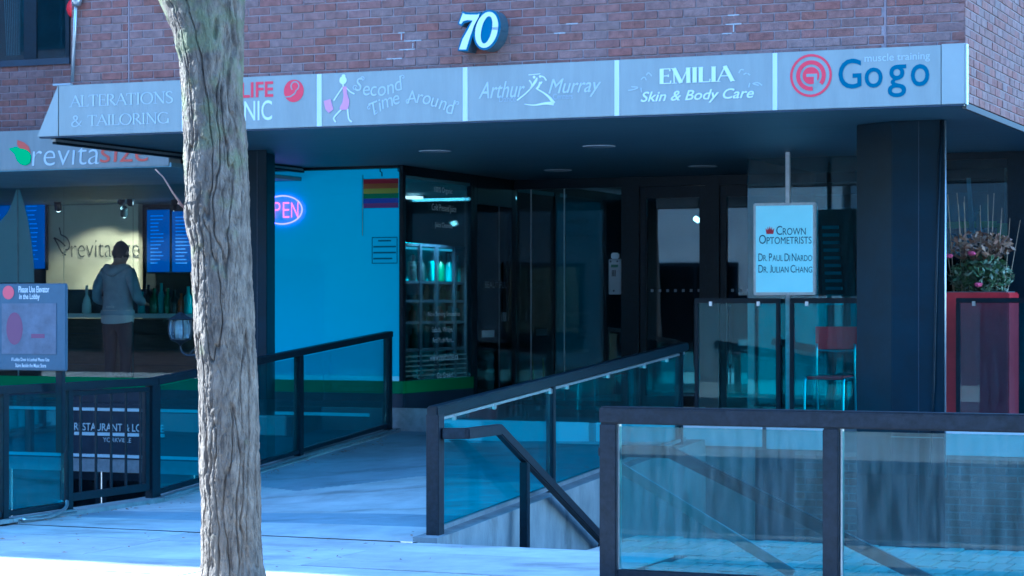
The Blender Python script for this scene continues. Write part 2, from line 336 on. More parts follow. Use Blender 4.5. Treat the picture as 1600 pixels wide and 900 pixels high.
def serif(s, x0, x1, z0, z1, d, thick=.12, thin=.045, mb=None):
    mb = mb or MB(); tot = sum(SER[c][0] for c in s); kx = (x1-x0)/tot; h = z1-z0; cur = 0; lay = 0
    def stroke(pts, wds):
        nonlocal lay
        lay += 1; dd = d-0.00025*(lay % 6); L = []; R = []
        for i, p in enumerate(pts):
            q0, q1 = Vector(pts[max(i-1, 0)]), Vector(pts[min(i+1, len(pts)-1)]); t = (q1-q0)
            t = t.normalized() if t.length > 1e-6 else Vector((1, 0)); nn = Vector((-t.y, t.x))*wds[i]*0.5
            L.append((p[0]+nn.x, p[1]+nn.y)); R.append((p[0]-nn.x, p[1]-nn.y))
        f = lambda p: (x0+(cur+p[0])*kx, dd, z0+p[1]*h)
        for i in range(len(pts)-1): mb.add([f(L[i]), f(L[i+1]), f(R[i+1]), f(R[i])], [(0, 1, 2, 3)])
    for c in s:
        w, st, se = SER[c]
        for k in st:
            if k[0] in 'tk': ww = thick if k[0] == 'k' else thin; stroke([(k[1], k[2]), (k[3], k[4])], [ww, ww])
            elif k[0] == 'o':
                N = 24; pts = []; wd_ = []
                for i in range(N+1):
                    t = math.radians(k[5]+(k[6]-k[5])*i/N); pts.append((k[1]+k[3]*math.cos(t), k[2]+k[4]*math.sin(t))); wd_.append(thin+(thick-thin)*abs(math.cos(t))**1.4)
                stroke(pts, wd_)
            else:
                p = [Vector(q) for q in k[1]]; pts = []
                for i in range(len(p)-1):
                    a_, b_, c_, d_ = p[max(i-1, 0)], p[i], p[i+1], p[min(i+2, len(p)-1)]
                    for j in range(4):
                        t = j/4; pts.append(tuple(0.5*((2*b_)+(c_-a_)*t+(2*a_-5*b_+4*c_-d_)*t*t+(3*b_-a_-3*c_+d_)*t**3)))
                pts.append(tuple(p[-1])); N = len(pts); stroke(pts, [thin+(thick-thin)*math.sin(math.pi*i/(N-1))**0.8 for i in range(N)])
        for q in se: y = .018 if q[1] < .5 else .982; stroke([(q[0]-.12, y), (q[0]+.12, y)], [.036, .036])
        cur += w
    return mb
def serif_px(s, parent, m, px0, px1, pt, pb_, b, thick=.12, thin=.045):
    xc = (px0+px1)/2
    return serif(s, F(px0, pt, b)[0], F(px1, pt, b)[0], F(xc, pb_, b)[1], F(xc, pt, b)[1], b, thick, thin).build('lettering', m, parent)
def stroke_poly(mb, pts, w, d):         # a flat line of width w in the plane b = d; pts in (a, z)
    for i in range(len(pts)-1):
        p, q = Vector(pts[i]), Vector(pts[i+1]); t = (q-p).normalized(); nn = Vector((-t.y, t.x))
        w0 = w if not isinstance(w, (list, tuple)) else w[i]; w1 = w if not isinstance(w, (list, tuple)) else w[i+1]
        mb.add([(p.x+nn.x*w0/2, d, p.y+nn.y*w0/2), (q.x+nn.x*w1/2, d, q.y+nn.y*w1/2), (q.x-nn.x*w1/2, d, q.y-nn.y*w1/2), (p.x-nn.x*w0/2, d, p.y-nn.y*w0/2)], [(0, 1, 2, 3)])
    return mb
def ring(mb, ca, cz, r0, r1, d, t0=0, t1=360, n=40):
    for i in range(n):
        u, v = (math.radians(t0+(t1-t0)*k/n) for k in (i, i+1))
        P = lambda r, t: (ca+r*math.cos(t), d, cz+r*math.sin(t))
        if r0 < 1e-6: mb.add([(ca, d, cz), P(r1, u), P(r1, v)], [(0, 1, 2)])
        else: mb.add([P(r0, u), P(r1, u), P(r1, v), P(r0, v)], [(0, 1, 2, 3)])
    return mb
def smooth_pts(pts, k=5):
    p = [Vector(q) for q in pts]; out = []
    for i in range(len(p)-1):
        a_, b_, c_, d_ = p[max(i-1, 0)], p[i], p[i+1], p[min(i+2, len(p)-1)]
        for j in range(k):
            t = j/k; out.append(0.5*((2*b_)+(c_-a_)*t+(2*a_-5*b_+4*c_-d_)*t*t+(3*b_-a_-3*c_+d_)*t**3))
    return out+[p[-1]]
# ================================================================== the setting
SOF, FTOP = 3.034, 3.455
AL = F(111, 60, 0)[0]
BS = 4.5           # shop front plane
BT = 3.8           # terrace edge
BD = 7.4           # entrance wall
AS = F(630, 430, BS)[0]      # shop corner
BO = 4.9           # optician front
AO = F(1168, 350, BO)[0]
structure('ground', MB().box(-400, 400, -400, 400, -4.4, -4.2), 'asphalt')
structure('road', MB().box(-300, 300, -14.2, -6.35, -0.5, -0.14), 'asphalt')
structure('kerb', MB().box(-300, 300, -6.35, -6.2, -0.5, 0.0), 'kerb')
structure('pavement', MB().box(-300, 300, -22, -14.2, -0.5, -0.005), 'concrete')
sw = structure('sidewalk', MB().box(-60, 60, -6.2, -3.56, -0.4, -0.012).box(-60, -1.45, -3.56, -2.6, -0.4, -0.0122).box(-6.6, -1.45, -2.6, -2.06, -0.4, -0.0121), 'joint_dirt')
SLAB = {}
def slab(a0, a1, b0, b1):
    key = (round(a1-a0, 3), round(b1-b0, 3))
    if key not in SLAB: SLAB[key] = MB().box(.004, a1-a0-.004, .004, b1-b0-.004, -.1, 0).mesh('slab', 'concrete', bevel=.004)
    o = bpy.data.objects.new('slab', SLAB[key]); COL.objects.link(o); o.parent = sw; o.location = (a0, b0, random.uniform(-.003, .002)); o.rotation_euler = (random.uniform(-.0012, .0012), random.uniform(-.0012, .0012), 0)
for r, (b0, b1) in enumerate(((-6.2, -5.2), (-5.2, -4.3), (-4.3, -3.56))):
    for k in range(13):
        slab(-14+1.7*k, -14+1.7*(k+1), b0, b1)
for a0, a1 in ((-14, -12), (-12, -10), (-10, -8.3), (-8.3, -6.6), (-6.6, -5.0), (-5.0, -3.4), (-3.4, -1.45)): slab(a0, a1, -3.56, -2.6)
for a0, a1 in ((-6.6, -5.1), (-5.1, -3.3), (-3.3, -1.45)): slab(a0, a1, -2.6, -2.06)
# ramp between the two railings
def zL(b): return min(.35, max(0.0, .079*b))
def zR(b): return min(.35, max(0.0, .0625*(b+1.95)))
rm = MB(); NA, NB = 70, 140; rb0, rb1 = -2.068, 4.5
for i in range(NB+1):
    b = rb0+(rb1-rb0)*i/NB
    for j in range(NA+1):
        t = j/NA; a = -6.58+3.26*t; s = t*t*(3-2*t)
        rm.v.append((a, b, zL(b)*(1-s)+zR(b)*s+.003+.004*noise.noise(Vector((a*1.3, b*1.3, 3)))))
for i in range(NB):
    for j in range(NA):
        q = i*(NA+1)+j; b = rb0+(rb1-rb0)*(i+.5)/NB
        a = -6.58+3.26*(j+.5)/NA                 # pale faces painted to the outline of reflected sun; dark strip painted as shade
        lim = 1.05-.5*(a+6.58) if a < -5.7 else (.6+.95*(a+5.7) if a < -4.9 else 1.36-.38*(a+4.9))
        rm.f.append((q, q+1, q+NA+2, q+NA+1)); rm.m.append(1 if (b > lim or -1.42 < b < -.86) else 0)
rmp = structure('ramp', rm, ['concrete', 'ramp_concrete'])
# ramp side walls: things of their own
def ramp_wall(a0, a1, zf, b1, name, label):
    N = 24; mb = MB(); top = [(-2.05+(b1+2.05)*i/N, zf(-2.05+(b1+2.05)*i/N)+.035) for i in range(N+1)]
    poly = [(-2.05, -2.5)]+top+[(b1, -2.5)]
    mb.prism(poly, a0, a1, 'a')
    return single(name, mb, 'wall_concrete', label, 'wall', ((a0+a1)/2, -2.05, -2.5))
ramp_wall(-3.345, -3.16, zR, 3.79, 'retaining_wall', 'stained grey concrete wall under the sloping glass railing, beside the stair')
ramp_wall(-6.76, -6.57, zL, 4.4, 'retaining_wall', 'low concrete edge wall along the left side of the entrance ramp')
# sunken courts
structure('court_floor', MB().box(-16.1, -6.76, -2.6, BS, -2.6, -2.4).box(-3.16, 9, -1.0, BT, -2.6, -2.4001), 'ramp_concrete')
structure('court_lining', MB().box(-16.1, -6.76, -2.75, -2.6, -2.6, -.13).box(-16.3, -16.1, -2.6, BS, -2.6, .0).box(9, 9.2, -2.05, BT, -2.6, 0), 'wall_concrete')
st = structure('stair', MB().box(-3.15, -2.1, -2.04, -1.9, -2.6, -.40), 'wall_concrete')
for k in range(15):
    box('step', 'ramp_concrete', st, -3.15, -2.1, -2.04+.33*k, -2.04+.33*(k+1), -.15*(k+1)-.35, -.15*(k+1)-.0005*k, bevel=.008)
pv = structure('paved_strip', MB().box(-1.44, 9, -3.55, -2.061, -2.5, -.05).box(-2.09, 9, -2.06, -1.0, -2.5, -.0501), 'joint_dirt')
pm = MB().box(.004, .111, .004, .356, -.05, 0).mesh('paver', 'paver', bevel=.004)
for r in range(7):
    for k in range(38):
        if r < 4 and k < 6: continue
        o = bpy.data.objects.new('paver', pm); COL.objects.link(o); o.parent = pv
        o.location = (-2.09+.115*k+(r % 2)*.05, -3.545+.362*r, random.uniform(-.004, .003)); o.rotation_euler = (random.uniform(-.006, .006), random.uniform(-.01, .01), 0)
# terrace in front of the doors: white riser panels along its edge
tr = structure('terrace', MB().box(-5.85, 9, BT, 12.2, -.1, .505).box(AS, -5.85, BS, 12.2, -.1, .5045), 'tile_floor')
for x0, x1, y0, y1 in ((692, 919, 657, 690), (931, 1056, 660, 692), (1066, 1190, 664, 697), (1197, 1315, 668, 703), (1450, 1700, 676, 714)):
    a0, z1 = F(x0, (y0+y1)/2-16, BT-.03); a1 = F(x1, y0, BT-.03)[0]
    zt = F((x0+x1)/2, y0, BT-.03)[1]; zb = F((x0+x1)/2, y1, BT-.03)[1]
    box('riser_panel', 'plinth_white', tr, a0, a1, BT-.03, BT-.001, zb, min(zt, .52), bevel=.004)
# ================================================================== brickwork
BR = {}
def brick_mesh(L, face):
    key = (round(L, 3), face)
    if key not in BR:
        if face == 'b': mb = MB().box(.005, L-.005, 0, .05, .005, .0617)
        else: mb = MB().box(-.05, 0, .005, L-.005, .005, .0617)
        BR[key] = mb.mesh('brick', 'brick', bevel=.0025)
    return BR[key]
def lay(wall, d, x0, x1, z0, z1, vis, face='b', skip=None, off=0.0):
    field = MB(); ro = ORG[wall.name]; row = 0; z = z0; n = 0
    while z < z1-.03:
        x = x0-(0.1 if row % 2 else 0.0)-off
        while x < x1-.02:
            xs, xe = max(x, x0), min(x+.2, x1)
            if xe-xs > .03 and not (skip and skip(xs, xe, z)):
                c = (xs+xe)/2; P = W(c, d, z+.033) if face == 'b' else W(d, c, z+.033)
                px, py = 800+FPX*P.x/P.y, HOR-FPX*(P.z-EYE)/P.y
                j = random.uniform(-.0018, .0022)
                if vis(px, py) and n < 300:
                    o = bpy.data.objects.new('brick', brick_mesh(xe-xs, face)); COL.objects.link(o); o.parent = wall; n += 1
                    loc = Vector((xs, d+j, z)) if face == 'b' else Vector((d+j, xs, z))
                    o.location = loc-ro; o.rotation_euler = (random.uniform(-.006, .006), 0, random.uniform(-.004, .004))
                elif face == 'b': field.box(xs+.005, xe-.005, d+j, d+j+.05, z+.005, z+.0617)
                else: field.box(d+j-.05, d+j, xs+.005, xe-.005, z+.005, z+.0617)
            x += .2
        z += .0667; row += 1
    if field.v: field.build('brick_field', 'brick_field', wall, kind='stuff')
bd = thing('shop_building', 'red brick building over the canopied shop entrance', 'building', -4, 6, 0)
fw = box('front_wall', 'mortar', bd, AL+.006, -.007, .0065, 3.0, SOF+.03, 9.9)
seen = lambda px, py: -15 < px < 1615 and py > -12
J1, J2 = F(201, 60, 0)[0], F(1383, 40, 0)[0]
lay(fw, 0.0, AL, J1-.006, 3.42, 5.2, seen)
lay(fw, 0.0, J1+.006, J2-.006, 3.42, 5.2, seen, off=.07)
lay(fw, 0.0, J2+.006, 0.0, 3.42, 5.2, seen, off=.03)
for j in (J1, J2): box('expansion_joint', 'caulk', fw, j-.006, j+.006, .001, .02, 3.42, 9.9)
# white lime that has run out of the joints
for x, y, h in ((636, 52, 3), (884, 36, 2), (1146, 22, 3), (616, 92, 1)):
    a, z = F(x, y, 0); zz = 3.42+.0667*round((z-3.42)/.0667); m_ = MB()
    for q in range(h):
        sx_ = a+random.choice((-.1, 0, 0, .1))*.5; w_ = random.uniform(.05, .17)
        m_.box(sx_-w_/2, sx_+w_/2, .0005, .0055, zz-.0667*q-.0045, zz-.0667*q+.0045).box(sx_-.004, sx_+.004, .0006, .0055, zz-.0667*q-.058, zz-.0667*q-.004)
    m_.build('lime_stain', 'lime', fw)
sdw = box('side_wall', 'mortar', bd, -.35, -.0066, .0067, 9.0, SOF+.0301, 9.8)
lay(sdw, 0.0, 0.0, 4.4, SOF+.02, 5.2, seen, face='a', off=.1)
box('edge_trim', 'joint_dirt', sdw, -.02, .010, .0, 9.0, SOF-.03, SOF+.012)
BB = 2.2
bk_ = box('setback_wall', 'mortar', bd, -16.2, AL+.3, BB+.0065, 6.0, 3.06, 9.85)
wx0, wz0 = F(-40, 92, BB)[0], F(50, 93, BB)[1]; wx1 = F(110, 60, BB)[0]
lay(bk_, BB, -12.4, AL+.3, 3.075, 5.2, lambda px, py: -15 < px < 125 and py > -12, skip=lambda a0, a1, z: (a1 > wx0 and a0 < wx1 and z+.06 > wz0))
box('roof', 'dark_band', bd, -16.25, 0.02, -.02, 12, 9.9, 10.05)
box('rear_block', 'brick_field', bd, -16.2, -.01, 6.1, 12, SOF+.06, 9.88)
# upper window in the setback wall
w_ = box('window', 'dark_band', bd, wx0, wx1, BB-.02, BB+.006, wz0-.06, wz0)
fr_ = MB(); m1a, m1b = F(38, 40, BB)[0], F(59, 40, BB)[0]
for a0, a1 in ((wx0, wx0+.06), (m1a, m1b), (wx1-.05, wx1)): fr_.box(a0, a1, BB-.015, BB+.0055, wz0+.001, wz0+1.3)
fr_.box(wx0, wx1, BB-.0145, BB+.0054, wz0+1.3, wz0+1.36); fr_.build('frame', 'black_metal', w_, .006)
for a0, a1 in ((wx0+.06, m1a), (m1b, wx1-.05)): box('pane', 'glass_dark', w_, a0, a1, BB-.006, BB+.002, wz0+.001, wz0+1.3)
cu = MB()
for k in range(9):
    t = k/8; a = F(4+3*k, 40, BB)[0]; cu.tube([(a, BB+.0045, wz0+1.25), (a+.02, BB+.0045, wz0+.6), (a+.05-.03*t, BB+.0045, wz0+.05)], .004, 5)
cu.build('curtain', 'curtain', w_)
# shell of the ground floor
box('shop_floor', 'tile_floor', bd, -16.1, AS, BS+.06, 9, .45, .55)
box('shop_ceiling', 'teal_ceiling', bd, -16.1, AS-.01, BS+.1, 9, 2.905, 2.95)
box('shop_soffit', 'teal_ceiling', bd, -16.1, -7.76, 2.0, BS+.02, 2.90, 2.94)
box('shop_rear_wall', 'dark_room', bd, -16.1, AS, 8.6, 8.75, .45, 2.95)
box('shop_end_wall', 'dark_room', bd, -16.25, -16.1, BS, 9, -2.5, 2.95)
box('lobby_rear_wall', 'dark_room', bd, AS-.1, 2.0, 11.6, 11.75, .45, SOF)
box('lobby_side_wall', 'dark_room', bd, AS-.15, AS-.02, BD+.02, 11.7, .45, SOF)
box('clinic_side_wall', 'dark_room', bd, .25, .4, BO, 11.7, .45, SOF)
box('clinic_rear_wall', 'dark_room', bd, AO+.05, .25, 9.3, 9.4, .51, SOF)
# rear wall of the right sunken court
cw = thing('court_wall', 'dark brick and concrete back wall of the sunken court under the terrace', 'wall', -1, BT, -2.4)
cA, cB = F(1180, 760, BT)[0], F(1242, 760, BT)[0]
box('concrete_panel', 'wall_concrete', cw, -3.16, cA, BT-.012, BT-.001, -2.4, .30)
box('doorway', 'dark_band', cw, cA, cB, BT-.006, BT-.001, -2.4, .30)
cwb = box('brick_face', 'mortar', cw, cB, 9, BT-.008, BT-.001, -2.4, .30)
lay(cwb, BT-.014, cB, 4.5, -1.0, .27, lambda px, py: px < 1615 and 690 < py < 872)
# ================================================================== canopy with its sign panels
BF = -.06
cp = thing('entrance_canopy', 'long pale metal canopy fascia with tenant signs over the entrance', 'canopy', -4, 0, SOF)
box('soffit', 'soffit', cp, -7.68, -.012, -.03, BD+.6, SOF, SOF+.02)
aTL, aBL = F(90, 135, BF)[0], F(58, 213, BF)[0]; aR = .012
MB().prism([(aBL, SOF), (F(92, 200, BF)[0]-.01, SOF), (F(92, 150, BF)[0]-.008, FTOP), (aTL, FTOP)], BF, BF+.05).build('end_panel', 'fascia_cap', cp, .003)
box('end_panel', 'fascia_cap', cp, F(1471, 110, BF)[0], aR, BF-.002, BF+.055, SOF, FTOP+.006, .003)
box('corner_trim', 'fascia_cap', cp, aR+.001, aR+.012, BF-.004, BF+.056, SOF-.004, FTOP+.002)
box('back_edge', 'fascia_cap', cp, aTL+.05, aR-.01, BF+.051, -.001, SOF+.001, FTOP-.002)
box('bottom_trim', 'dark_band', cp, aBL+.02, aR-.01, BF+.004, BF+.055, SOF-.014, SOF-.001)
for k, (dz, mm) in enumerate(((0, 'black_metal'), (.022, 'alu'), (.044, 'black_metal'))):
    box('edge_trim', mm, cp, -7.70-.014*k, -7.66-.014*k, .02+.01*k, BS-.1, SOF-.06+dz, SOF-.04+dz)
edges = [92, 288, 499, 727, 964, 1211, 1470]
LB = ['sign panel with white serif lettering', 'sign panel with red and white lettering and a red round emblem', 'sign panel with a walking figure and curly white lettering',
      'sign panel with white italic lettering round a dancing figure', 'sign panel with bold white capitals over italics', 'sign panel with a red ringed emblem and blue lettering']
PN = []
for i in range(6):
    a0, a1 = F(edges[i]+(4 if i else 0), 120, BF)[0], F(edges[i+1]-(4 if i < 5 else 0), 120, BF)[0]
    PN.append(box('sign_panel', 'fascia', cp, a0, a1, BF-.001*(i % 2), BF+.05, SOF+.0005, FTOP, .002, label=LB[i]))
    if i: box('divider', 'white_strip', cp, F(edges[i]-4, 120, BF)[0]+.001, F(edges[i]+4, 120, BF)[0]-.001, BF-.003, BF+.05, SOF+.002, FTOP-.002)
D = BF-.004
serif_px('ALTERATIONS', PN[0], 'letter_pale', 110, 271, 146, 164, D, .10, .04)
serif_px('& TAILORING', PN[0], 'letter_pale', 111, 265, 178, 195, D, .10, .04)
text('LIFE', PN[1], 'letter_red', 377, 427, 128, 152, D, bold=.018)
text('CLINIC', PN[1], 'letter_white', 343, 425, 158, 189, D, bold=.004)
def pxr(px, py, r, b=D):                 # centre and radius on the fascia
    a, z = F(px, py, b); return a, z, F(px, py-r, b)[1]-z
a, z, r = pxr(459, 142, 17.5)
ring(MB(), a, z, 0, r, D).build('emblem', 'letter_red', PN[1])
e = MB(); ring(e, a+.12*r, z+.42*r, .33*r, .45*r, D-.0006, -60, 230); 
stroke_poly(e, [(a+.12*r+.39*r*math.cos(math.radians(t)), z+.42*r+.39*r*math.sin(math.radians(t))) for t in (-62, -70)]+[(a+.1*r, z-.25*r), (a-.35*r, z-.5*r), (a-.85*r, z-.52*r)], [.12*r, .12*r, .14*r, .13*r, .1*r], D-.0009); e.build('emblem_swirl', 'fascia', PN[1])
# walking figure and curly words
Z2 = lambda x, y: F(380+x/3.75, y/3.75, D)
fg = MB(); a, z = Z2(585, 470); r = Z2(585, 440)[1]-z; ring(fg, a, z, 0, r*.8, D, n=16)
ring(fg, *Z2(588, 447), 0, r*.42, D-.0004, n=12)
stroke_poly(fg, [Z2(*p) for p in ((585, 490), (586, 512))], .012, D-.0002)
for ln, w0 in (([(582, 512), (556, 550), (530, 590)], .010), ([(605, 515), (628, 538), (652, 550)], .009), ([(577, 638), (545, 672), (530, 694), (542, 716)], .012), ([(612, 638), (614, 668), (620, 700), (636, 714)], .012)):
    stroke_poly(MB(), [tuple(q) for q in smooth_pts([Z2(*p) for p in ln], 4)], w0, D-.0003).build('figure_limb', 'letter_white', PN[2])
fg.build('figure_head', 'letter_white', PN[2])
ds = MB(); ds.add([(p[0], D-.0008, p[1]) for p in (Z2(*q) for q in ((582, 508), (606, 506), (608, 545), (622, 592), (618, 622), (610, 642), (572, 644), (564, 634), (582, 598), (588, 560)))], [tuple(range(10))]); ds.build('figure_dress', 'letter_pink', PN[2])
bg = MB(); bg.add([(p[0], D-.0008, p[1]) for p in (Z2(*q) for q in ((472, 592), (512, 580), (528, 640), (502, 662), (482, 640)))], [tuple(range(5))]); bg.build('figure_bag', 'letter_pink', PN[2])
cl = MB()
def letter(mb, ch, x, y, h, rot, m=Z2, d=D, shear=.15, w=None):
    v, f = glyphs(ch, shear, -.006); xs = [p[0] for p in v]; ys = [p[1] for p in v]; a, z = m(x, y); k = (m(x, y-h)[1]-z)/(0.72)
    cx = (max(xs)+min(xs))/2; cy = (.72 if max(ys) > .6 else .5)/2; t = math.radians(rot); kx = k*.92
    mb.add([(a+(p[0]-cx)*kx*math.cos(t)-(p[1]-cy)*k*math.sin(t), d, z+(p[0]-cx)*kx*math.sin(t)+(p[1]-cy)*k*math.cos(t)) for p in v], f)
def curl(mb, x, y, r, t0, t1, w=.006, m=Z2, d=D):
    a, z = m(x, y); R = m(x, y-r)[1]-z
    stroke_poly(mb, [(a+R*(1-.72*i/14)*math.cos(math.radians(t0+(t1-t0)*i/14)), z+R*(1-.72*i/14)*math.sin(math.radians(t0+(t1-t0)*i/14))) for i in range(15)], w, d-.0005)
for ch, x, y, h, rt in (('S', 678, 492, 82, -6), ('e', 722, 528, 88, 4), ('c', 764, 531, 88, 5), ('o', 812, 530, 88, 6), ('n', 862, 519, 88, 10), ('d', 908, 487, 88, 14),
                        ('T', 768, 632, 82, 18), ('i', 800, 612, 80, 16), ('m', 843, 600, 86, 14), ('e', 896, 582, 84, 12),
                        ('A', 985, 566, 78, 4), ('r', 1036, 576, 84, -6), ('o', 1076, 582, 84, -8), ('u', 1122, 597, 84, -12), ('n', 1170, 613, 84, -14), ('d', 1216, 624, 88, -8)):
    letter(cl, ch, x, y, h, rt)
for x, y, r, t0, t1 in ((700, 462, 16, 200, -160), (654, 515, 16, 30, 400), (935, 452, 14, 180, -150), (738, 632, 14, 40, 380), (966, 596, 16, 40, 400), (1255, 606, 14, 200, -150), (780, 658, 12, 90, 420)): curl(cl, x, y, r, t0, t1)
cl.build('lettering', 'letter_pale', PN[2])
text('Arthur', PN[3], 'letter_pale', 748, 820, 127, 153, D, shear=.35)
text('Murray', PN[3], 'letter_pale', 857, 939, 122, 152, D, shear=.35)
text('Dance', PN[3], 'letter_faint', 780, 806, 150, 159, D, bold=-.006); text('Centers', PN[3], 'letter_faint', 864, 895, 146, 155, D, bold=-.006)
Z3 = lambda x, y: F(780+x/3.75, y/3.75, D)
dn = MB()
for ln, w0 in (([(182, 520), (200, 495), (216, 470), (222, 455)], [.012, .02, .02, .008]), ([(176, 470), (190, 492), (186, 522)], .010), ([(240, 480), (232, 505), (218, 522)], .016), ([(172, 438), (205, 436), (240, 432)], .006), ([(244, 446), (262, 452), (276, 472)], .010), ([(250, 478), (243, 492)], .012),
               ([(182, 522), (150, 552), (104, 588)], .010), ([(222, 522), (262, 545), (295, 572), (320, 606)], [.008, .012, .018, .03]), ([(320, 606), (268, 606), (205, 616), (148, 610)], [.03, .018, .010, .004])):
    pts = [tuple(q) for q in smooth_pts([Z3(*p) for p in ln], 4)]
    if isinstance(w0, list): w0 = [w0[min(len(w0)-1, int(i/4))]+(w0[min(len(w0)-1, int(i/4)+1)]-w0[min(len(w0)-1, int(i/4))])*((i % 4)/4) for i in range(len(pts))]
    stroke_poly(dn, pts, w0, D)
ring(dn, *Z3(205, 452), 0, .011, D-.0004, n=12); ring(dn, *Z3(240, 448), 0, .010, D-.0004, n=12); dn.build('dancing_figure', 'letter_white', PN[3])
serif_px('EMILIA', PN[4], 'letter_white', 1030, 1146, 105, 129, D, .20, .06)
text('Skin & Body Care', PN[4], 'letter_white', 1001, 1178, 140, 161, D, shear=.3, bold=.012)
for pts in (((830, 466), (850, 452), (862, 470)), ((862, 440), (875, 426), (894, 446)), ((756, 530), (790, 524), (812, 512), (775, 508)), ((830, 515), (834, 540)), ((1404, 428), (1416, 408), (1432, 410)), ((1432, 436), (1448, 428)), ((1456, 430), (1470, 440)), ((1462, 512), (1468, 486)), ((1485, 490), (1515, 484), (1540, 500)), ((1490, 492), (1520, 500))):
    stroke_poly(MB(), [tuple(q) for q in smooth_pts([Z3(*p) for p in pts], 4)], .007, D).build('flourish', 'letter_pale', PN[4])
a, z, r = pxr(1267, 118, 33.5)
em = MB(); ring(em, a, z, r*.89, r, D); ring(em, a, z, r*.52, r*.71, D, -40, 278); ring(em, a, z, 0, r*.40, D)
em.build('emblem', 'letter_red', PN[5])
gm = MB(); gm.add([(a+x*r, D-.0006, z+y*r) for x, y in ((-.22, .08), (.30, .08), (.30, -.56), (.14, -.56), (.14, -.06), (-.22, -.06))], [tuple(range(6))]); gm.build('emblem_notch', 'fascia', PN[5])
text('Go', PN[5], 'letter_blue', 1310, 1379, 91, 138, D, bold=.008)
text('g', PN[5], 'letter_blue', 1387, 1416, 101, 152, D, bold=.008)
text('o', PN[5], 'letter_blue', 1423, 1452, 100, 135, D, bold=.008)
text('muscle training', PN[5], 'letter_pale', 1351, 1453, 83, 98, D)
for a, b in ((-5.45, 2.82), (-3.84, 2.82), (-5.47, 5.9), (-3.88, 5.9)):
    lt = MB().lathe([(.135, SOF-.006), (.15, SOF-.002), (.15, SOF+.001)], (a, b), 28, cap=False).build('recessed_light', 'letter_white', cp, smooth=True)
    MB().lathe([(.13, SOF-.003), (.0, SOF-.002)], (a, b), 24, cap=False).build('lens', 'grey_plastic', lt)
# house number
def numerals():
    t = thing('house_number', 'thick white house number 70 with navy sides on the brick wall', 'house number', F(755, 80, 0)[0], 0, F(755, 80, 0)[1])
    Zn = lambda x, y: F(380+x/3.75, y/3.75, -.16)
    seven = [(1288, 76), (1303, 84), (1330, 86), (1372, 86), (1384, 80), (1380, 98), (1352, 150), (1330, 215), (1306, 290), (1265, 290), (1285, 232), (1322, 165), (1345, 120), (1312, 118), (1290, 124), (1276, 142), (1266, 136)]
    def grow(poly, g):
        c = Vector((sum(p[0] for p in poly)/len(poly), sum(p[1] for p in poly)/len(poly))); out = []; N = len(poly)
        ar = sum(poly[i][0]*poly[(i+1) % N][1]-poly[(i+1) % N][0]*poly[i][1] for i in range(N))
        for i in range(N):
            p0, p1, p2 = (Vector(poly[(i+k) % N]) for k in (-1, 0, 1)); d = ((p1-p0).normalized()+(p2-p1).normalized())
            d = d.normalized() if d.length > 1e-6 else (p2-p1).normalized(); nn = Vector((d.y, -d.x))*(1 if ar > 0 else -1)
            out.append(tuple(p1+nn*g))
        return out
    zo = [(1427+66*math.cos(t_)*1.0+16*math.sin(t_), 175-106*math.sin(t_)) for t_ in (2*math.pi*i/36 for i in range(38))]
    zi = [(1427+31*math.cos(t_)+15*math.sin(t_), 175-80*math.sin(t_)) for t_ in (2*math.pi*i/36 for i in range(38))]
    for poly, hole in ((seven, None), (zo, zi)):
        P = [Zn(*q) for q in poly]; B = [Zn(*q) for q in grow(poly, 13)]
        n_ = MB(); n_.prism(B, -.155, -.004); n_.mi = 1
        nu = MB().prism(B, -.155, -.004).build('numeral', 'navy_side', t)
        MB().prism([Zn(*q) for q in grow(poly, 12)], -.158, -.1555).build('numeral_edge', 'navy_face', nu)
        fc = MB()
        if hole:
            H = [Zn(*q) for q in hole]; k = len(P)
            fc.add([(p[0], -.1625, p[1]) for p in P]+[(p[0], -.1625, p[1]) for p in H], [(i, (i+1) % k, k+(i+1) % k, k+i) for i in range(k)])
        else: fc.prism(P, -.1625, -.159)
        fc.build('numeral_face', 'letter_white', nu)
numerals()
# conduit, bell and cable box beside the setback window
cd = thing('conduit_pipe', 'thin grey electrical conduit running down the brick beside the upper window', 'pipe', F(114, 130, -.03)[0], -.03, 3.45)
p0, p1 = F(121, -40, -.03), F(113, 128, -.03)
MB().tube([(p0[0], -.03, p0[1]), (p1[0], -.03, p1[1])], .016, 10).build('pipe', 'alu', cd, smooth=True)
a, z = F(122, 3, -.03); MB().lathe([(.0, z-.04), (.035, z-.035), (.045, z), (.045, z+.07), (.0, z+.075)], (a, -.05), 14).build('junction_box', 'alu', cd, smooth=True)
a, z = F(98, 131, -.03); box('cable_box', 'grey_plastic', cd, a-.09, a+.09, -.05, -.005, FTOP+.002, FTOP+.02, .004)
a, z = F(116, 12, BB-.03)
bl = MB()
prof = [(0, -.055), (.05, -.052), (.085, -.036), (.10, -.01), (.10, 0)]
bl.add([(a+r_*math.cos(2*math.pi*j/28), BB+d_, z+r_*math.sin(2*math.pi*j/28)) for r_, d_ in prof for j in range(28)], [(i*28+j, i*28+(j+1) % 28, (i+1)*28+(j+1) % 28, (i+1)*28+j) for i in range(len(prof)-1) for j in range(28)])
single('alarm_bell', bl, 'plastic_red', 'red round alarm bell at the corner of the upper window', 'alarm bell', (a, BB, z), smooth=True)
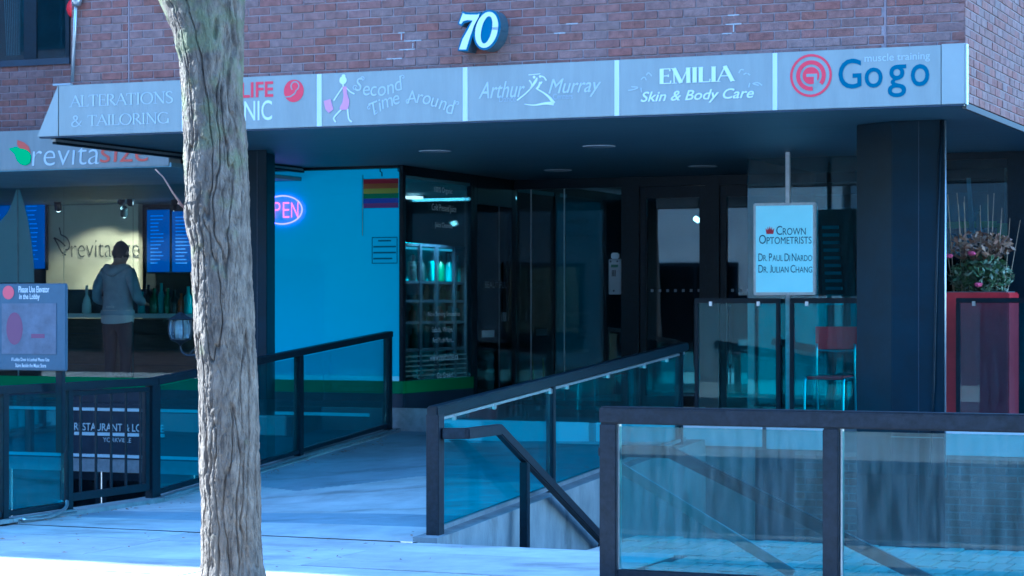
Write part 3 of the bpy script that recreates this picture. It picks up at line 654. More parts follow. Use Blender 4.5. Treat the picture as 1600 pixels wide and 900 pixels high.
# columns: a five-sided clad plan with a dark flank towards the shops
def column(px_r, b_f, w, label):
    a1, a0 = px_r, px_r-w
    pl_ = [(a0, b_f), (a1, b_f), (a1-.17, b_f+.30), (a1-.26, b_f+.62), (a0-.29, b_f+.62), (a0-.335, b_f+.235)]
    t = thing('column', label, 'column', a0, b_f+.3, -2.4)
    MB().prism(pl_, -2.4, SOF-.002, 'z').build('shaft', 'column_clad', t, .006)
    box('seam', 'dark_band', t, a1-w*.5, a1-w*.5+.006, b_f-.0025, b_f-.001, -.5, SOF-.003)
    MB().prism([(p[0], p[1]-.003) for p in pl_[:2]]+[(p[0], p[1]) for p in pl_[:2]][::-1], .60, .604, 'z').build('joint_line', 'alu', t)
    return t
cRa = F(1477, 400, 1.2)[0]; cW = cRa-F(1393, 400, 1.2)[0]
cr = column(cRa, 1.2, cW, 'thick black metal column at the right, in front of the red planter')
aa = cRa-.055; MB().tube([(cRa-.03, 1.19, SOF-.01), (aa-.01, 1.185, 1.8), (aa-.03, 1.185, 1.0), (aa-.06, 1.185, .3)], .009, 8).build('cable', 'black_metal', cr, smooth=True)
MB().tube([(cRa+.002, 1.188, SOF-.01), (cRa+.002, 1.188, .3)], .007, 8).build('conduit', 'alu', cr, smooth=True)
cLa = F(417, 400, 2.05)[0]
column(cLa, 2.05, cW*.5, 'black metal column half hidden behind the tree trunk')
# ================================================================== shop sign above the left shop front
sg = thing('shop_sign', 'pale shop sign with green leaf and white and red lettering, below the canopy', 'sign', -9, 2.0, 2.93)
box('sign_box', 'fascia', sg, -16.1, -7.78, 1.99, BB+.005, 2.91, 3.285, .004)
DS = 1.984
text('revita', sg, 'letter_white', 50, 155, 225, 258, DS, shear=.08, bold=-.012)
text('size', sg, 'letter_orange', 156, 232, 222, 253, DS, shear=.08, bold=-.004)
Z1 = lambda x, y: F(x/3.75, 200+y/3.75, DS)
MB().add([(p[0], DS, p[1]) for p in (Z1(*q) for q in ((52, 122), (90, 112), (140, 120), (172, 142), (182, 170), (176, 205), (150, 220), (120, 212), (100, 190), (84, 150)))], [tuple(range(10))]).build('leaf_mark', 'letter_green', sg)
MB().add([(p[0], DS-.0005, p[1]) for p in (Z1(*q) for q in ((102, 70), (140, 84), (168, 108), (180, 148), (150, 126), (112, 118), (100, 96)))], [tuple(range(7))]).build('leaf_mark', 'letter_orange', sg)
# ================================================================== left shop front
ss = thing('juice_shop', 'glazed juice shop front with blue film, green band and white sign lettering below', 'shop front', -9, BS, 0)
za, zb2 = F(630, 596, BS)[1], F(630, 615, BS)[1]
gx = [-16.1, F(100, 400, BS)[0]-.01, F(207, 400, BS)[0], F(372, 400, BS)[0], AS-.045]
film0 = F(380, 400, BS)[0]
for i in range(4): box('pane', 'glass_shop', ss, gx[i]+.004, gx[i+1]-.004, BS, BS+.012, za+.001, 2.90 if i < 3 else SOF-.03)
box('window_film', 'film', ss, film0, AS-.05, BS+.07, BS+.074, za+.001, SOF-.03, label='pale blue privacy film covering the window')
box('corner_post', 'black_metal', ss, AS-.045, AS, BS-.005, BS+.06, zb2-.25, SOF-.002, .004)
box('head_rail', 'black_metal', ss, gx[0], AS-.046, BS-.01, BS+.05, SOF-.029, SOF-.003)
box('green_band', 'green_band', ss, -16.1, AS+.003, BS-.012, BS+.05, zb2, za)
box('base_band', 'dark_band', ss, -16.1, AS+.002, BS-.008, BS+.05, .58, zb2-.001)
box('base_stone', 'stone_base', ss, F(600, 650, BS-.06)[0], -5.851, BS-.06, BS-.001, .30, .585, .004)
# side front, along the recess
bq = FA(740, 430, AS)[0]; br = FA(804, 430, AS)[0]
sf = thing('side_window', 'dark side window of the juice shop with white lettering and bottle shelves behind', 'shop window', AS, 5.3, .5)
box('pane', 'glass_shop', sf, AS-.012, AS-.001, BS+.065, bq-.07, za+.001, SOF-.1)
box('green_band', 'green_band', sf, AS-.04, AS+.0025, BS+.061, bq-.001, zb2, za)
box('base_band', 'dark_band', sf, AS-.04, AS+.0022, BS+.061, bq-.001, .50, zb2-.001)
fr_ = MB().box(AS-.05, AS+.004, bq-.07, bq, za, SOF-.003).box(AS-.05, AS+.003, BS+.061, bq-.071, SOF-.1, SOF-.003); fr_.build('frame', 'black_metal', sf, .004)
def side_text(s, px0, px1, pt, pb_, mm='letter_white', parent=sf, d=None):
    d = AS+.006; b0, b1 = FA(px0, 400, AS)[0], FA(px1, 400, AS)[0]; xc = (px0+px1)/2
    fit_text(s, b0, b1, FA(xc, pb_, AS)[1], FA(xc, pt, AS)[1], d, axis='a', bold=-.004).build('lettering', mm, parent)
for s, x0, x1, t_, b_ in (('100% Organic', 678, 706, 293, 304), ('Cold Pressed Juice', 674, 712, 320, 333), ('Juice Cleanses', 679, 706, 348, 358), ('Now Serving Smoothies', 668, 718, 487, 496), ('Salads, Wraps', 674, 706, 511, 521), ('And Much More...', 675, 708, 527, 535), ('www.revitasize.ca', 671, 715, 553, 563), ('Go Green!', 682, 707, 582, 590)):
    side_text(s, x0, x1, t_, b_)
sd = thing('side_door', 'dark glazed side door of the juice shop beside the lettered window', 'door', AS, (bq+br)/2, .505)
box('door_glass', 'glass_dark', sd, AS-.012, AS-.002, bq+.09, br-.08, .62, 2.72)
MB().box(AS-.05, AS+.004, bq+.001, bq+.09, .506, SOF-.003).box(AS-.05, AS+.004, br-.08, br, .506, SOF-.003).box(AS-.05, AS+.0035, bq+.09, br-.08, 2.72, SOF-.0032).box(AS-.05, AS+.0035, bq+.09, br-.08, .506, .62).build('door_frame', 'black_metal', sd, .004)
h0 = FA(789, 420, AS)[0]; MB().tube([(AS+.03, h0, FA(789, 408, AS)[1]), (AS+.03, h0, FA(789, 502, AS)[1])], .012, 8).build('door_handle', 'black_metal', sd)
box('push_plate', 'alu', sd, AS+.004, AS+.008, FA(785, 490, AS)[0], FA(790, 490, AS)[0], FA(787, 502, AS)[1], FA(787, 488, AS)[1])
side_text('BEAUTIFUL', 757, 791, 440, 450, 'letter_faint', sd)
box('notice', 'paper', sd, AS+.001, AS+.003, FA(753, 520, AS)[0], FA(772, 520, AS)[0], FA(760, 527, AS)[1], FA(760, 516, AS)[1])
# things in and behind the shop windows
nz = BS+.045
ns_ = thing('neon_sign', 'glowing pink and violet neon open sign in the film-covered window', 'neon sign', F(447, 328, nz)[0], nz, F(447, 350, nz)[1])
MB_ = MB(); c_ = F(441, 328, nz); rx = F(472, 328, nz)[0]-c_[0]; rz = F(441, 306, nz)[1]-c_[1]
MB_.tube([(c_[0]+rx*math.cos(t*math.pi/18), nz, c_[1]+rz*math.sin(t*math.pi/18)) for t in range(37)], .007, 6, cap=False); MB_.build('oval_tube', 'neon_blue', ns_)
for k, (ch, x0, x1) in enumerate((('O', 412, 424), ('P', 428, 438), ('E', 442, 452), ('N', 455, 466))): text(ch, ns_, 'neon_pink', x0, x1, 316, 340, nz-.006, bold=-.012, name='letter_tube')
fg_ = thing('rainbow_flag', 'six striped rainbow flag hanging on its pole inside the blue window', 'flag', F(600, 325, nz)[0], nz, F(600, 325, nz)[1])
x0, x1 = F(568, 300, nz)[0], F(630, 300, nz)[0]-.05; zt, zbm = F(600, 279, nz)[1], F(600, 325, nz)[1]
for k, mm in enumerate(('flag_red', 'flag_orange', 'flag_yellow', 'flag_green', 'flag_blue', 'flag_violet')):
    q = MB(); z1_, z0_ = zt-(zt-zbm)*k/6, zt-(zt-zbm)*(k+1)/6
    for i in range(13):
        a = x0+(x1-x0)*i/12; d_ = nz+.006*math.sin(i*.9)
        q.v += [(a, d_, z0_), (a, d_, z1_)]
    q.f = [(2*i, 2*i+2, 2*i+3, 2*i+1) for i in range(12)]; q.m = [0]*12
    q.build('stripe', mm, fg_, smooth=True)
MB().tube([(x0-.008, nz, zt+.04), (x0-.012, nz, zbm-.28)], .007, 8).build('pole', 'alu', fg_)
for x in (594, 622): 
    p = F(x, 258, BS-.02)
    hk = MB(); hk.tube([(p[0], BS-.02, SOF-.001), (p[0], BS-.02, SOF-.06), (p[0]+.02, BS-.02, SOF-.07), (p[0]+.02, BS-.02, SOF-.11)], .007, 6)
    single('ceiling_hook', hk, 'black_metal', 'black hook under the soffit, %s of the two above the rainbow flag' % ('left' if x < 600 else 'right'), 'hook', (p[0], BS-.02, SOF-.11), group='hooks above the flag')
a0, z0 = F(581, 412, BS-.004); a1, z1 = F(628, 370, BS-.004)
nt_ = thing('window_notice', 'faint grey outlined notice on the blue film window below the flag', 'notice', (a0+a1)/2, BS-.004, z0)
e = MB(); w0 = .008
for q in ((a0, a1-.05, z1-w0, z1), (a0, a1-.05, z0, z0+w0), (a0, a0+w0, z0+w0, z1-w0), (a1-.05-w0, a1-.05, z0+w0, z1-w0)): e.box(q[0], q[1], BS-.005, BS-.0035, q[2], q[3])
e.build('outline', 'letter_navy', nt_)
for k, (f0, f1) in enumerate(((.25, .75), (.06, .94), (.06, .94), (.06, .8))): box('text_line', 'letter_blue', nt_, a0+(a1-.05-a0)*f0, a0+(a1-.05-a0)*f1, BS-.005, BS-.0035, z1-.045-.06*k, z1-.03-.06*k)
# shop interior
BI = 8.2
cwal = thing('logo_wall', 'cream feature wall with dark relief lettering, lit by spotlights', 'wall', F(140, 500, BI)[0], BI, .55)
cx0, cx1 = F(72, 400, BI)[0], F(216, 400, BI)[0]
box('panel', 'cream_wall', cwal, cx0, cx1, BI, BI+.1, .551, 2.9)
Z4 = lambda x, y: F(x/5.293, 260+y/5.293, BI-.03)
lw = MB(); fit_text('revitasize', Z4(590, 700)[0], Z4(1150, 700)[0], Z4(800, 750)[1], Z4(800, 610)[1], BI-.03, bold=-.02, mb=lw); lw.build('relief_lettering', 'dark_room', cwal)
lm = MB()
for pts in (((445, 588), (480, 650), (510, 710), (545, 732)), ((490, 505), (500, 545), (505, 565), (550, 590), (575, 640), (565, 685), (540, 690)), ((445, 588), (500, 620), (540, 660))):
    stroke_poly(lm, [tuple(q) for q in smooth_pts([Z4(*p) for p in pts], 4)], .018, BI-.03)
lm.build('relief_leaf', 'dark_room', cwal)
def spot(px, py, b, tx, tz, pw, label):
    a, z = F(px, py, b); t = thing('track_spotlight', label, 'spotlight', a, b, z, group='spotlights of the juice shop')
    d = Vector((tx-a, BI-b, tz-z)).normalized(); p = Vector((a, b, z))
    MB().tube([p-d*.12, p-d*.0], .045, 14).build('housing', 'black_metal', t, smooth=False)
    MB().tube([p-d*.08+Vector((0, 0, .02)), (a-d.x*.08, b-d.y*.08, 2.9)], .01, 6).build('stem', 'black_metal', t)
    MB().tube([p-d*.002, p+d*.012], .036, 14).build('lens', 'lamp_glow', t)
    if pw:
        ld = bpy.data.lights.new('spot_lamp', 'SPOT'); lo = bpy.data.objects.new('spot_lamp', ld); COL.objects.link(lo); lo.parent = t
        ld.energy = pw; ld.color = (1, 0.66, 0.34); ld.spot_size = math.radians(42); ld.spot_blend = .6; ld.shadow_soft_size = .03
        lo.location = p+d*.03-ORG[t.name]; lo.rotation_euler = d.to_track_quat('-Z', 'Y').to_euler()
for k, (px, py, b, tpx, tpy, pw, lb) in enumerate(((71, 307, 7.3, 92, 420, 24, 'leftmost lit spotlight, above the left menu screen'), (91, 327, 7.5, 100, 430, 0, 'lit spotlight over the left end of the cream wall'),
        (189, 316, 7.3, 150, 420, 24, 'lit spotlight above the head of the person, left of a pair'), (204, 318, 7.3, 196, 420, 24, 'lit spotlight above the head of the person, right of a pair'),
        (194, 336, 7.5, 196, 430, 0, 'lowest lit spotlight, near the right end of the cream wall'), (272, 325, 7.3, 262, 430, 15, 'lit spotlight above the right menu screens'))):
    t_ = F(tpx, tpy, BI); spot(px, py, b, t_[0], t_[1], pw, lb)
def menu(px0, px1, pt, pb_, b, rows, label):
    a0, z0 = F(px0, pb_, b); a1 = F(px1, pt, b)[0]; z1 = F((px0+px1)/2, pt, b)[1]
    t = thing('menu_screen', label, 'screen', (a0+a1)/2, b, z0, group='menu screens')
    box('bezel', 'black_metal', t, a0-.02, a1+.02, b+.002, b+.05, z0-.02, z1+.02)
    box('display', 'screen', t, a0, a1, b-.002, b+.001, z0, z1)
    q = MB()
    for k in range(rows):
        z = z1-.08-(z1-z0-.14)*k/rows; w = random.uniform(.45, .85)
        q.box(a0+.05, a0+.05+(a1-a0-.1)*w, b-.004, b-.003, z, z+.012)
    q.build('text_lines', 'screen_text', t)
menu(-40, 18, 310, 440, BI-.1, 13, 'blue menu screen at the left edge, behind the pale banner')
menu(36, 70, 313, 420, BI-.1, 13, 'blue menu screen between the pale banner and the cream wall')
menu(230, 265, 328, 425, BI-.1, 14, 'left of the two blue menu screens right of the person')
menu(269, 310, 330, 425, BI-.1, 14, 'blue menu screen beside the tree trunk, right of its pair')
# pale feather banner
bz = BS+.35
bn = thing('feather_banner', 'pale sail-shaped feather banner at the left of the shop window', 'banner', F(28, 600, bz)[0], bz, .55)
BZ = lambda x, y: F(x/5.293, 260+y/5.293, bz)
pts = [BZ(*q) for q in ((148, 150), (185, 270), (225, 430), (255, 620), (275, 800), (280, 960), (-160, 960), (-120, 640), (0, 455), (60, 385), (105, 290), (130, 205))]
MB().prism(pts, bz, bz+.012).build('cloth', 'banner', bn)
MB().tube([(BZ(150, 120)[0], bz-.012, BZ(150, 120)[1]), (BZ(158, 1000)[0], bz-.012, .55)], .009, 8).build('pole', 'alu', bn)
# counter
bc = 6.6
ct = thing('shop_counter', 'wood slatted shop counter with pale top', 'counter', F(130, 590, bc)[0], bc, .55)
c0, c1 = F(60, 500, bc)[0], F(340, 500, bc)[0]; czt = F(130, 490, bc)[1]
box('counter_top', 'counter_top', ct, c0, c1, bc-.05, bc+.6, czt-.05, czt, .006)
for k in range(5):
    h_ = (czt-.055-.56)/5; box('board', 'wood', ct, c0+.03, c1-.03, bc+.006*(k % 2), bc+.06, .56+h_*k+.004, .56+h_*(k+1)-.004, .004)
box('carcass', 'dark_band', ct, c0+.05, c1-.05, bc+.07, bc+.5, .552, czt-.06)
box('splash', 'dark_band', ct, c0, c1, bc+.45, bc+.5, czt+.001, F(130, 452, bc+.45)[1])
# items on the counter
bt_ = MB(); a, z = F(128, 480, bc); bt_.lathe([(.02, czt), (.055, czt+.01), (.055, czt+.1), (.04, czt+.17), (.016, czt+.22), (.016, czt+.32), (.022, czt+.33), (.0, czt+.34)], (a, bc+.1), 14)
single('soap_bottle', bt_, 'counter_top', 'pale pump bottle on the counter left of the person', 'bottle', (a, bc+.1, czt), smooth=True)
IT = [(222, 'bottle_teal', .05, .26), (232, 'bottle_dark', .04, .34), (241, 'bottle_green', .055, .3), (252, 'bottle_teal', .04, .36), (262, 'bottle_green', .045, .3), (272, 'bottle_dark', .05, .28), (283, 'bottle_amber', .04, .24), (294, 'bottle_teal', .05, .32)]
for k, (px, mm, r, h) in enumerate(IT):
    a = F(px, 480, bc+.2)[0]; q = MB().lathe([(r*.9, czt), (r, czt+.02), (r, czt+h*.6), (r*.4, czt+h*.75), (r*.4, czt+h), (0, czt+h)], (a, bc+.2), 12)
    single('juice_bottle', q, mm, '%s juice bottle on the counter, %s in the row right of the person' % ({'bottle_teal': 'teal', 'bottle_dark': 'black', 'bottle_green': 'green', 'bottle_amber': 'amber'}[mm], ('first', 'second', 'third', 'fourth', 'fifth', 'sixth', 'seventh', 'eighth')[k]), 'bottle', (a, bc+.2, czt), smooth=True, group='bottles on the counter')
# bottle shelves behind the side window
ABK = AS-1.1
sh = thing('bottle_shelf', 'tall shelf of bottles with teal backing behind the side window', 'shelf', ABK, 6.2, .55)
sb0, sb1 = FA(640, 430, ABK)[0]-.2, FA(738, 430, ABK)[0]+.3
box('backing', 'bottle_teal', sh, ABK-.35, ABK-.32, sb0, sb1, .56, 2.35)
sz = [FA(690, y, ABK)[1] for y in (592, 545, 503, 470, 441, 384)]
for z in sz: box('shelf_board', 'dark_band', sh, ABK-.32, ABK, sb0, sb1, z-.02, z+.01)
for k in range(5): box('louvre', 'alu', sh, ABK+.001, ABK+.01, sb0, sb1, sz[0]+.05+.055*k, sz[0]+.062+.055*k)
box('light_strip', 'cool_glow', sh, ABK-.25, ABK-.22, sb0+.05, sb1-.05, sz[5]-.045, sz[5]-.021)
for x in (sb0+.45, sb0+.9, sb0+1.4, sb1-.5): box('upright', 'dark_band', sh, ABK-.02, ABK+.012, x, x+.06, .56, sz[5])
kk = 0
ORD = ('first', 'second', 'third', 'fourth', 'fifth', 'sixth', 'seventh', 'eighth', 'ninth')
for r_, (zi, nm) in enumerate(((1, 'lowest'), (2, 'middle'), (3, 'upper'), (4, 'topmost'))):
    N = (6, 7, 8, 7)[r_]
    for j in range(N):
        b = sb0+.22+(sb1-sb0-.44)*(j+.5)/N+random.uniform(-.03, .03); mm = random.choice(('bottle_green', 'bottle_amber', 'bottle_teal', 'bottle_dark', 'bottle_teal')); z = sz[zi]+.0102
        h = (sz[zi+1]-sz[zi])*random.uniform(.68, .84); r = random.uniform(.035, .055)
        q = MB().lathe([(r*.9, z), (r, z+.02), (r, z+h*.62), (r*.42, z+h*.78), (r*.42, z+h), (0, z+h)], (ABK-.16, b), 12)
        single('shelf_bottle', q, mm, '%s bottle on the %s bottle shelf behind the side window, %s from the street end' % ({'bottle_teal': 'teal', 'bottle_dark': 'black', 'bottle_green': 'green', 'bottle_amber': 'amber'}[mm], nm, ORD[j]), 'bottle', (ABK-.16, b, z), smooth=True, group='bottles on the shelves')
tl = MB(); p = FA(674, 308, ABK); tl.box(ABK-.3, ABK-.15, p[0]-.1, p[0]+.1, p[1]-.015, p[1]+.015)
cl2 = single('ceiling_lamp', tl, 'tube_glow', 'small glowing lamp behind the upper part of the side window', 'lamp', (ABK-.22, p[0], p[1]))
ld = bpy.data.lights.new('shelf_lamp', 'SPOT'); lo = bpy.data.objects.new('shelf_lamp', ld); COL.objects.link(lo); lo.parent = cl2; ld.energy = 60; ld.color = (.8, 1, .85); ld.shadow_soft_size = .01; ld.spot_size = math.radians(120); ld.spot_blend = .5; lo.location = (.55, -.1, -.2); lo.rotation_euler = (0, math.radians(20), 0)
# ================================================================== basement front in the left court
bf = thing('basement_restaurant', 'dark basement restaurant front with white lettering and pale lines, below the juice shop', 'shop front', -9, BS-.05, -2.4)
BL = BS-.07
box('sign_board', 'dark_band', bf, -16.0, AS+.1, BS-.05, BS-.014, -.02, .579, .004)
for y0, y1 in ((637, 642), (710, 714)):
    zz = F(150, (y0+y1)/2, BL)[1]; box('pale_line', 'plinth_white', bf, -16.0, AS-.35, BL, BS-.0505, zz-.016, zz+.016)
text('RESTAURANT & LOUNGE', bf, 'letter_white', 116, 256, 662, 674, BL, bold=.008)
a0, a1 = F(116, 679, BL)[0], F(256, 679, BL)[0]; zz = F(186, 679, BL)[1]; box('underline', 'plinth_white', bf, a0, a1, BL, BS-.0505, zz-.017, zz+.017)
text('YORKVILLE', bf, 'letter_white', 161, 205, 684, 691, BL)
box('stone_course', 'stone_base', bf, -16.0, AS, BS-.045, BS-.012, -.16, -.021)
for k in range(8):
    a0 = -15.9+1.15*k; q = box('window', 'black_metal', bf, a0, a0+1.13, BS-.03, BS-.012, -2.4, -.162)
    box('pane', 'glass_dark', q, a0+.06, a0+1.07, BS-.036, BS-.0305, -2.3, -.25)
# ================================================================== entrance
en = thing('main_entrance', 'dark metal and glass main entrance doors at the back of the recess', 'entrance', -5, BD, .505)
def ex(px): return F(px, 430, BD)[0]
posts = ((AS+.001, ex(806)), (ex(973), ex(1001)), (ex(1104), ex(1126)), (ex(1236), ex(1256)), (-1.2, -1.1))
hd = F(1000, 292, BD)[1]
for a0, a1 in posts: box('mullion', 'black_metal', en, a0, a1, BD-.05, BD+.06, .506, SOF-.002, .004)
box('header', 'black_metal', en, AS+.002, -1.1, BD-.045, BD+.055, hd, SOF-.0025)
for k in range(4):
    a0, a1 = posts[k][1], posts[k+1][0]
    if k == 0:
        box('pane', 'glass_dark', en, a0+.002, a1-.002, BD, BD+.01, .56, hd-.002); box('sill', 'black_metal', en, a0, a1, BD-.04, BD+.05, .506, .56)
        for x in (830, 882): box('glazing_bar', 'alu', en, ex(x)-.006, ex(x)+.006, BD-.008, BD-.001, .56, hd-.002)
    else:
        dr = box('door', 'glass_dark', en, a0+.075, a1-.075, BD, BD+.01, .63, hd-.13)
        MB().box(a0+.003, a0+.075, BD-.025, BD+.035, .512, hd-.003).box(a1-.075, a1-.003, BD-.025, BD+.035, .512, hd-.003).box(a0+.075, a1-.075, BD-.025, BD+.0351, hd-.13, hd-.0031).box(a0+.075, a1-.075, BD-.025, BD+.0351, .512, .63).build('door_frame', 'black_metal', dr, .004)
        hp = (a1-.11) if k == 1 else (a0+.11)
        MB().tube(smooth_pts([(hp, BD-.026, 1.62), (hp, BD-.08, 1.60), (hp, BD-.08, 1.0), (hp, BD-.026, .98)], 5), .013, 8).build('handle', 'black_metal', dr, smooth=True)
        q = MB(); z = F(1040, 454, BD)[1]
        for j in range(8): q.box(a0+.12+.09*j, a0+.15+.09*j, BD-.003, BD-.001, z-.015, z+.015)
        q.build('safety_dots', 'letter_faint', dr)
ic = thing('entry_phone', 'pale metal entry phone panel on the post left of the main doors', 'entry phone', ex(964), BD-.06, 1.7)
i0, i1 = ex(954.5), ex(973.5); zt, zb_ = F(964, 405, BD-.06)[1], F(964, 460, BD-.06)[1]
box('panel', 'plinth_white', ic, i0, i1, BD-.075, BD-.051, zb_, zt, .006)
box('clip', 'alu', ic, i0+.03, i1-.02, BD-.085, BD-.06, zt+.001, zt+.07, .012)
box('display', 'bottle_green', ic, i0+.03, i1-.03, BD-.078, BD-.0755, zt-.09, zt-.06)
for k in range(3): box('speaker_slot', 'dark_band', ic, i0+.04+.017*k, i0+.05+.017*k, BD-.078, BD-.0755, zt-.19, zt-.12)
for a, z in ((i0+.025, zt-.025), (i1-.04, zt-.025), ((i0+i1)/2-.01, zb_+.04)): MB().add([(a+.011*math.cos(t*math.pi/5), BD-.077, z+.011*math.sin(t*math.pi/5)) for t in range(10)], [tuple(range(10))]).build('screw', 'dark_band', ic)
# lobby: caution board and a lit ceiling lamp
wf = thing('caution_board', 'yellow folding caution board standing inside the lobby glass', 'caution board', F(833, 590, BD+.7)[0], BD+.7, .51)
wa, wb = F(820, 560, BD+.7)[0], F(846, 560, BD+.7)[0]
for s_ in (-1, 1): MB().prism([(wa, .511), (wb, .511), (wb-.06, 1.10), (wa+.03, 1.10)], BD+.7+.16*s_, BD+.715+.16*s_).build('leaf', 'wet_yellow', wf)
p = F(1086, 341, BD+1.8); cl3 = single('ceiling_lamp', MB().tube([(p[0], BD+1.8, p[1]), (p[0]+.05, BD+1.78, p[1]-.03)], .03, 12), 'lamp_glow', 'tiny lit lamp behind the glass of the main door', 'lamp', (p[0], BD+1.8, p[1]))
ld = bpy.data.lights.new('lobby_lamp', 'SPOT'); lo = bpy.data.objects.new('lobby_lamp', ld); COL.objects.link(lo); lo.parent = cl3; ld.energy = 14; ld.color = (.9, .95, .85); ld.spot_size = math.radians(110); ld.spot_blend = .6; ld.shadow_soft_size = .02; lo.location = (.05, -.06, -.08)
# ================================================================== optician front on the right
op = thing('optician_shop', 'tall tinted glass front of the optician behind the right column', 'shop front', -1.5, BO, .505)
r0 = F(1575, 350, BO)[0]
gxs = [AO, F(1340, 350, BO)[0], F(1478, 350, BO)[0]-.04, r0]
box('pane', 'glass_screen', op, AO, gxs[1]-.004, BO, BO+.012, .56, SOF-.004)
box('pane', 'glass_screen', op, gxs[1]+.004, gxs[2]-.03, BO, BO+.012, .56, SOF-.06)
box('pane', 'glass_dark', op, gxs[2]+.03, r0-.003, BO, BO+.012, .56, F(1500, 250, BO)[1])
box('return_pane', 'glass_screen', op, AO, AO+.012, BO+.014, BD-.06, .56, SOF-.004)
box('mullion', 'black_metal', op, gxs[2]-.03, gxs[2]+.03, BO-.03, BO+.04, .506, SOF-.003, .004)
box('mullion', 'black_metal', op, r0, .24, BO-.03, BO+.05, .506, SOF-.003, .004)
box('header', 'black_metal', op, gxs[2]+.03, r0, BO-.02, BO+.04, F(1500, 250, BO)[1], SOF-.0035)
box('sill', 'black_metal', op, AO, gxs[2]-.031, BO-.02, BO+.04, .506, .56); box('sill', 'black_metal', op, gxs[2]+.031, r0-.001, BO-.02, BO+.04, .506, .56)
text('CROWN', op, 'letter_navy', 1483, 1522, 365, 378, BO-.004); text('OPT', op, 'letter_navy', 1492, 1520, 382, 392, BO-.004)
# display shelves seen through the glass
for k, (px0, px1, lb) in enumerate(((1290, 1332, 'tilted wooden spectacle display behind the glass, left of the column'), (1346, 1392, 'wooden spectacle display behind the column'))):
    b = BO+.75; a0, a1 = F(px0, 400, b)[0], F(px1, 400, b)[0]
    t = thing('display_stand', lb, 'display stand', (a0+a1)/2, b, .51, group='spectacle displays')
    zt = F(1300, 326, b)[1]
    MB().prism([(a0, .511), (a1+.08, .511), (a1, zt), (a0-.06, zt)], b, b+.25).build('body', 'shelf_wood', t, .006)
    for j in range(11):
        z = 1.62-.0+.075*j; 
        if z > zt-.1: break
        box('shelf', 'bottle_teal', t, a0+.02-.05*j/11, a0+.18-.05*j/11, b-.04, b-.001, z, z+.03)
rr = thing('reception_sign', 'lime green sign deep inside the window behind the planter', 'sign', F(1568, 370, BO+1.5)[0], BO+1.5, 2.1)
s0, s1 = F(1558, 370, BO+1.5)[0], F(1578, 370, BO+1.5)[0]; box('board', 'lime_sign', rr, s0, s1, BO+1.5, BO+1.53, F(1565, 371, BO+1.5)[1], F(1565, 349, BO+1.5)[1])
box('band', 'lime_sign', rr, F(1478, 370, BO+1.5)[0], s0-.002, BO+1.5, BO+1.52, F(1520, 356, BO+1.5)[1], F(1520, 346, BO+1.5)[1])
# sign on its pole
bp_ = 4.12
os_ = thing('pole_sign', 'pale framed optician sign with navy names on a pole, right of the doors', 'sign', F(1229, 630, bp_)[0], bp_, .505)
pa = F(1229, 400, bp_)[0]
box('pole', 'alu', os_, pa-.02, pa+.02, bp_+.03, bp_+.07, .506, SOF-.003, .004)
s0, s1 = F(1178, 390, bp_)[0], F(1275, 390, bp_)[0]; st_, sb_ = F(1226, 317, bp_)[1], F(1226, 461, bp_)[1]
box('frame', 'alu', os_, s0, s1, bp_-.02, bp_+.03, sb_, st_, .008)
box('face', 'sign_face', os_, s0+.025, s1-.025, bp_-.024, bp_-.0205, sb_+.025, st_-.025)
DB = bp_-.0255
def smallcaps(words, px0, px1, pt, pb_, mm='letter_navy'):     # first letters larger
    def wid(t): v = glyphs(t, 0, .0)[0]; return max(p[0] for p in v)-min(p[0] for p in v)
    G, S = .09, .34; seq = []; x = 0
    for w in words:
        k = wid(w[0])*1.28; seq.append((w[0], x, x+k, 0)); x += k+G
        if len(w) > 1: k = wid(w[1:]); seq.append((w[1:], x, x+k, 1)); x += k+G
        x += S-G
    x -= S; k = (px1-px0)/x; q = MB()
    for t, u0, u1, small in seq: text(t, None, mm, px0+u0*k, px0+u1*k, pt+(pb_-pt)*.22*small, pb_, DB, bold=.0, mb=q, build=False)
    q.build('lettering', mm, os_)
smallcaps(['CROWN'], 1213, 1259, 353, 367); smallcaps(['OPTOMETRISTS'], 1186, 1268, 367, 381)
smallcaps(['DR.', 'PAUL', 'DI', 'NARDO'], 1185, 1269, 396, 408); smallcaps(['DR.', 'JULIAN', 'CHANG'], 1185, 1269, 414, 426)
Z6 = lambda x, y: F(1180+x/3.75, 220+y/3.75, DB)
cr_ = MB().add([(p[0], DB, p[1]) for p in (Z6(*q) for q in ((66, 546), (60, 512), (72, 524), (72, 503), (80, 520), (85, 500), (91, 520), (98, 503), (99, 524), (112, 512), (106, 546)))], [tuple(range(11))]); cr_.build('crown_mark', 'letter_red', os_)
# hanging white pendant strip seen in the right window
wb_ = BO+.6; a, z = F(1512, 280, wb_)
pn = thing('hanging_strip', 'pale blue vertical strip hanging in the window above the planter', 'blind', a, wb_, F(1518, 370, wb_)[1])
MB().prism([F(1510, 278, wb_), F(1516, 278, wb_), F(1522, 366, wb_), F(1515, 366, wb_)], wb_, wb_+.02).build('strip', 'plinth_white', pn)
MB().prism([F(1524, 331, wb_), F(1531, 330, wb_), F(1535, 363, wb_), F(1528, 365, wb_)], wb_-.03, wb_-.01).build('tag', 'plinth_white', pn)
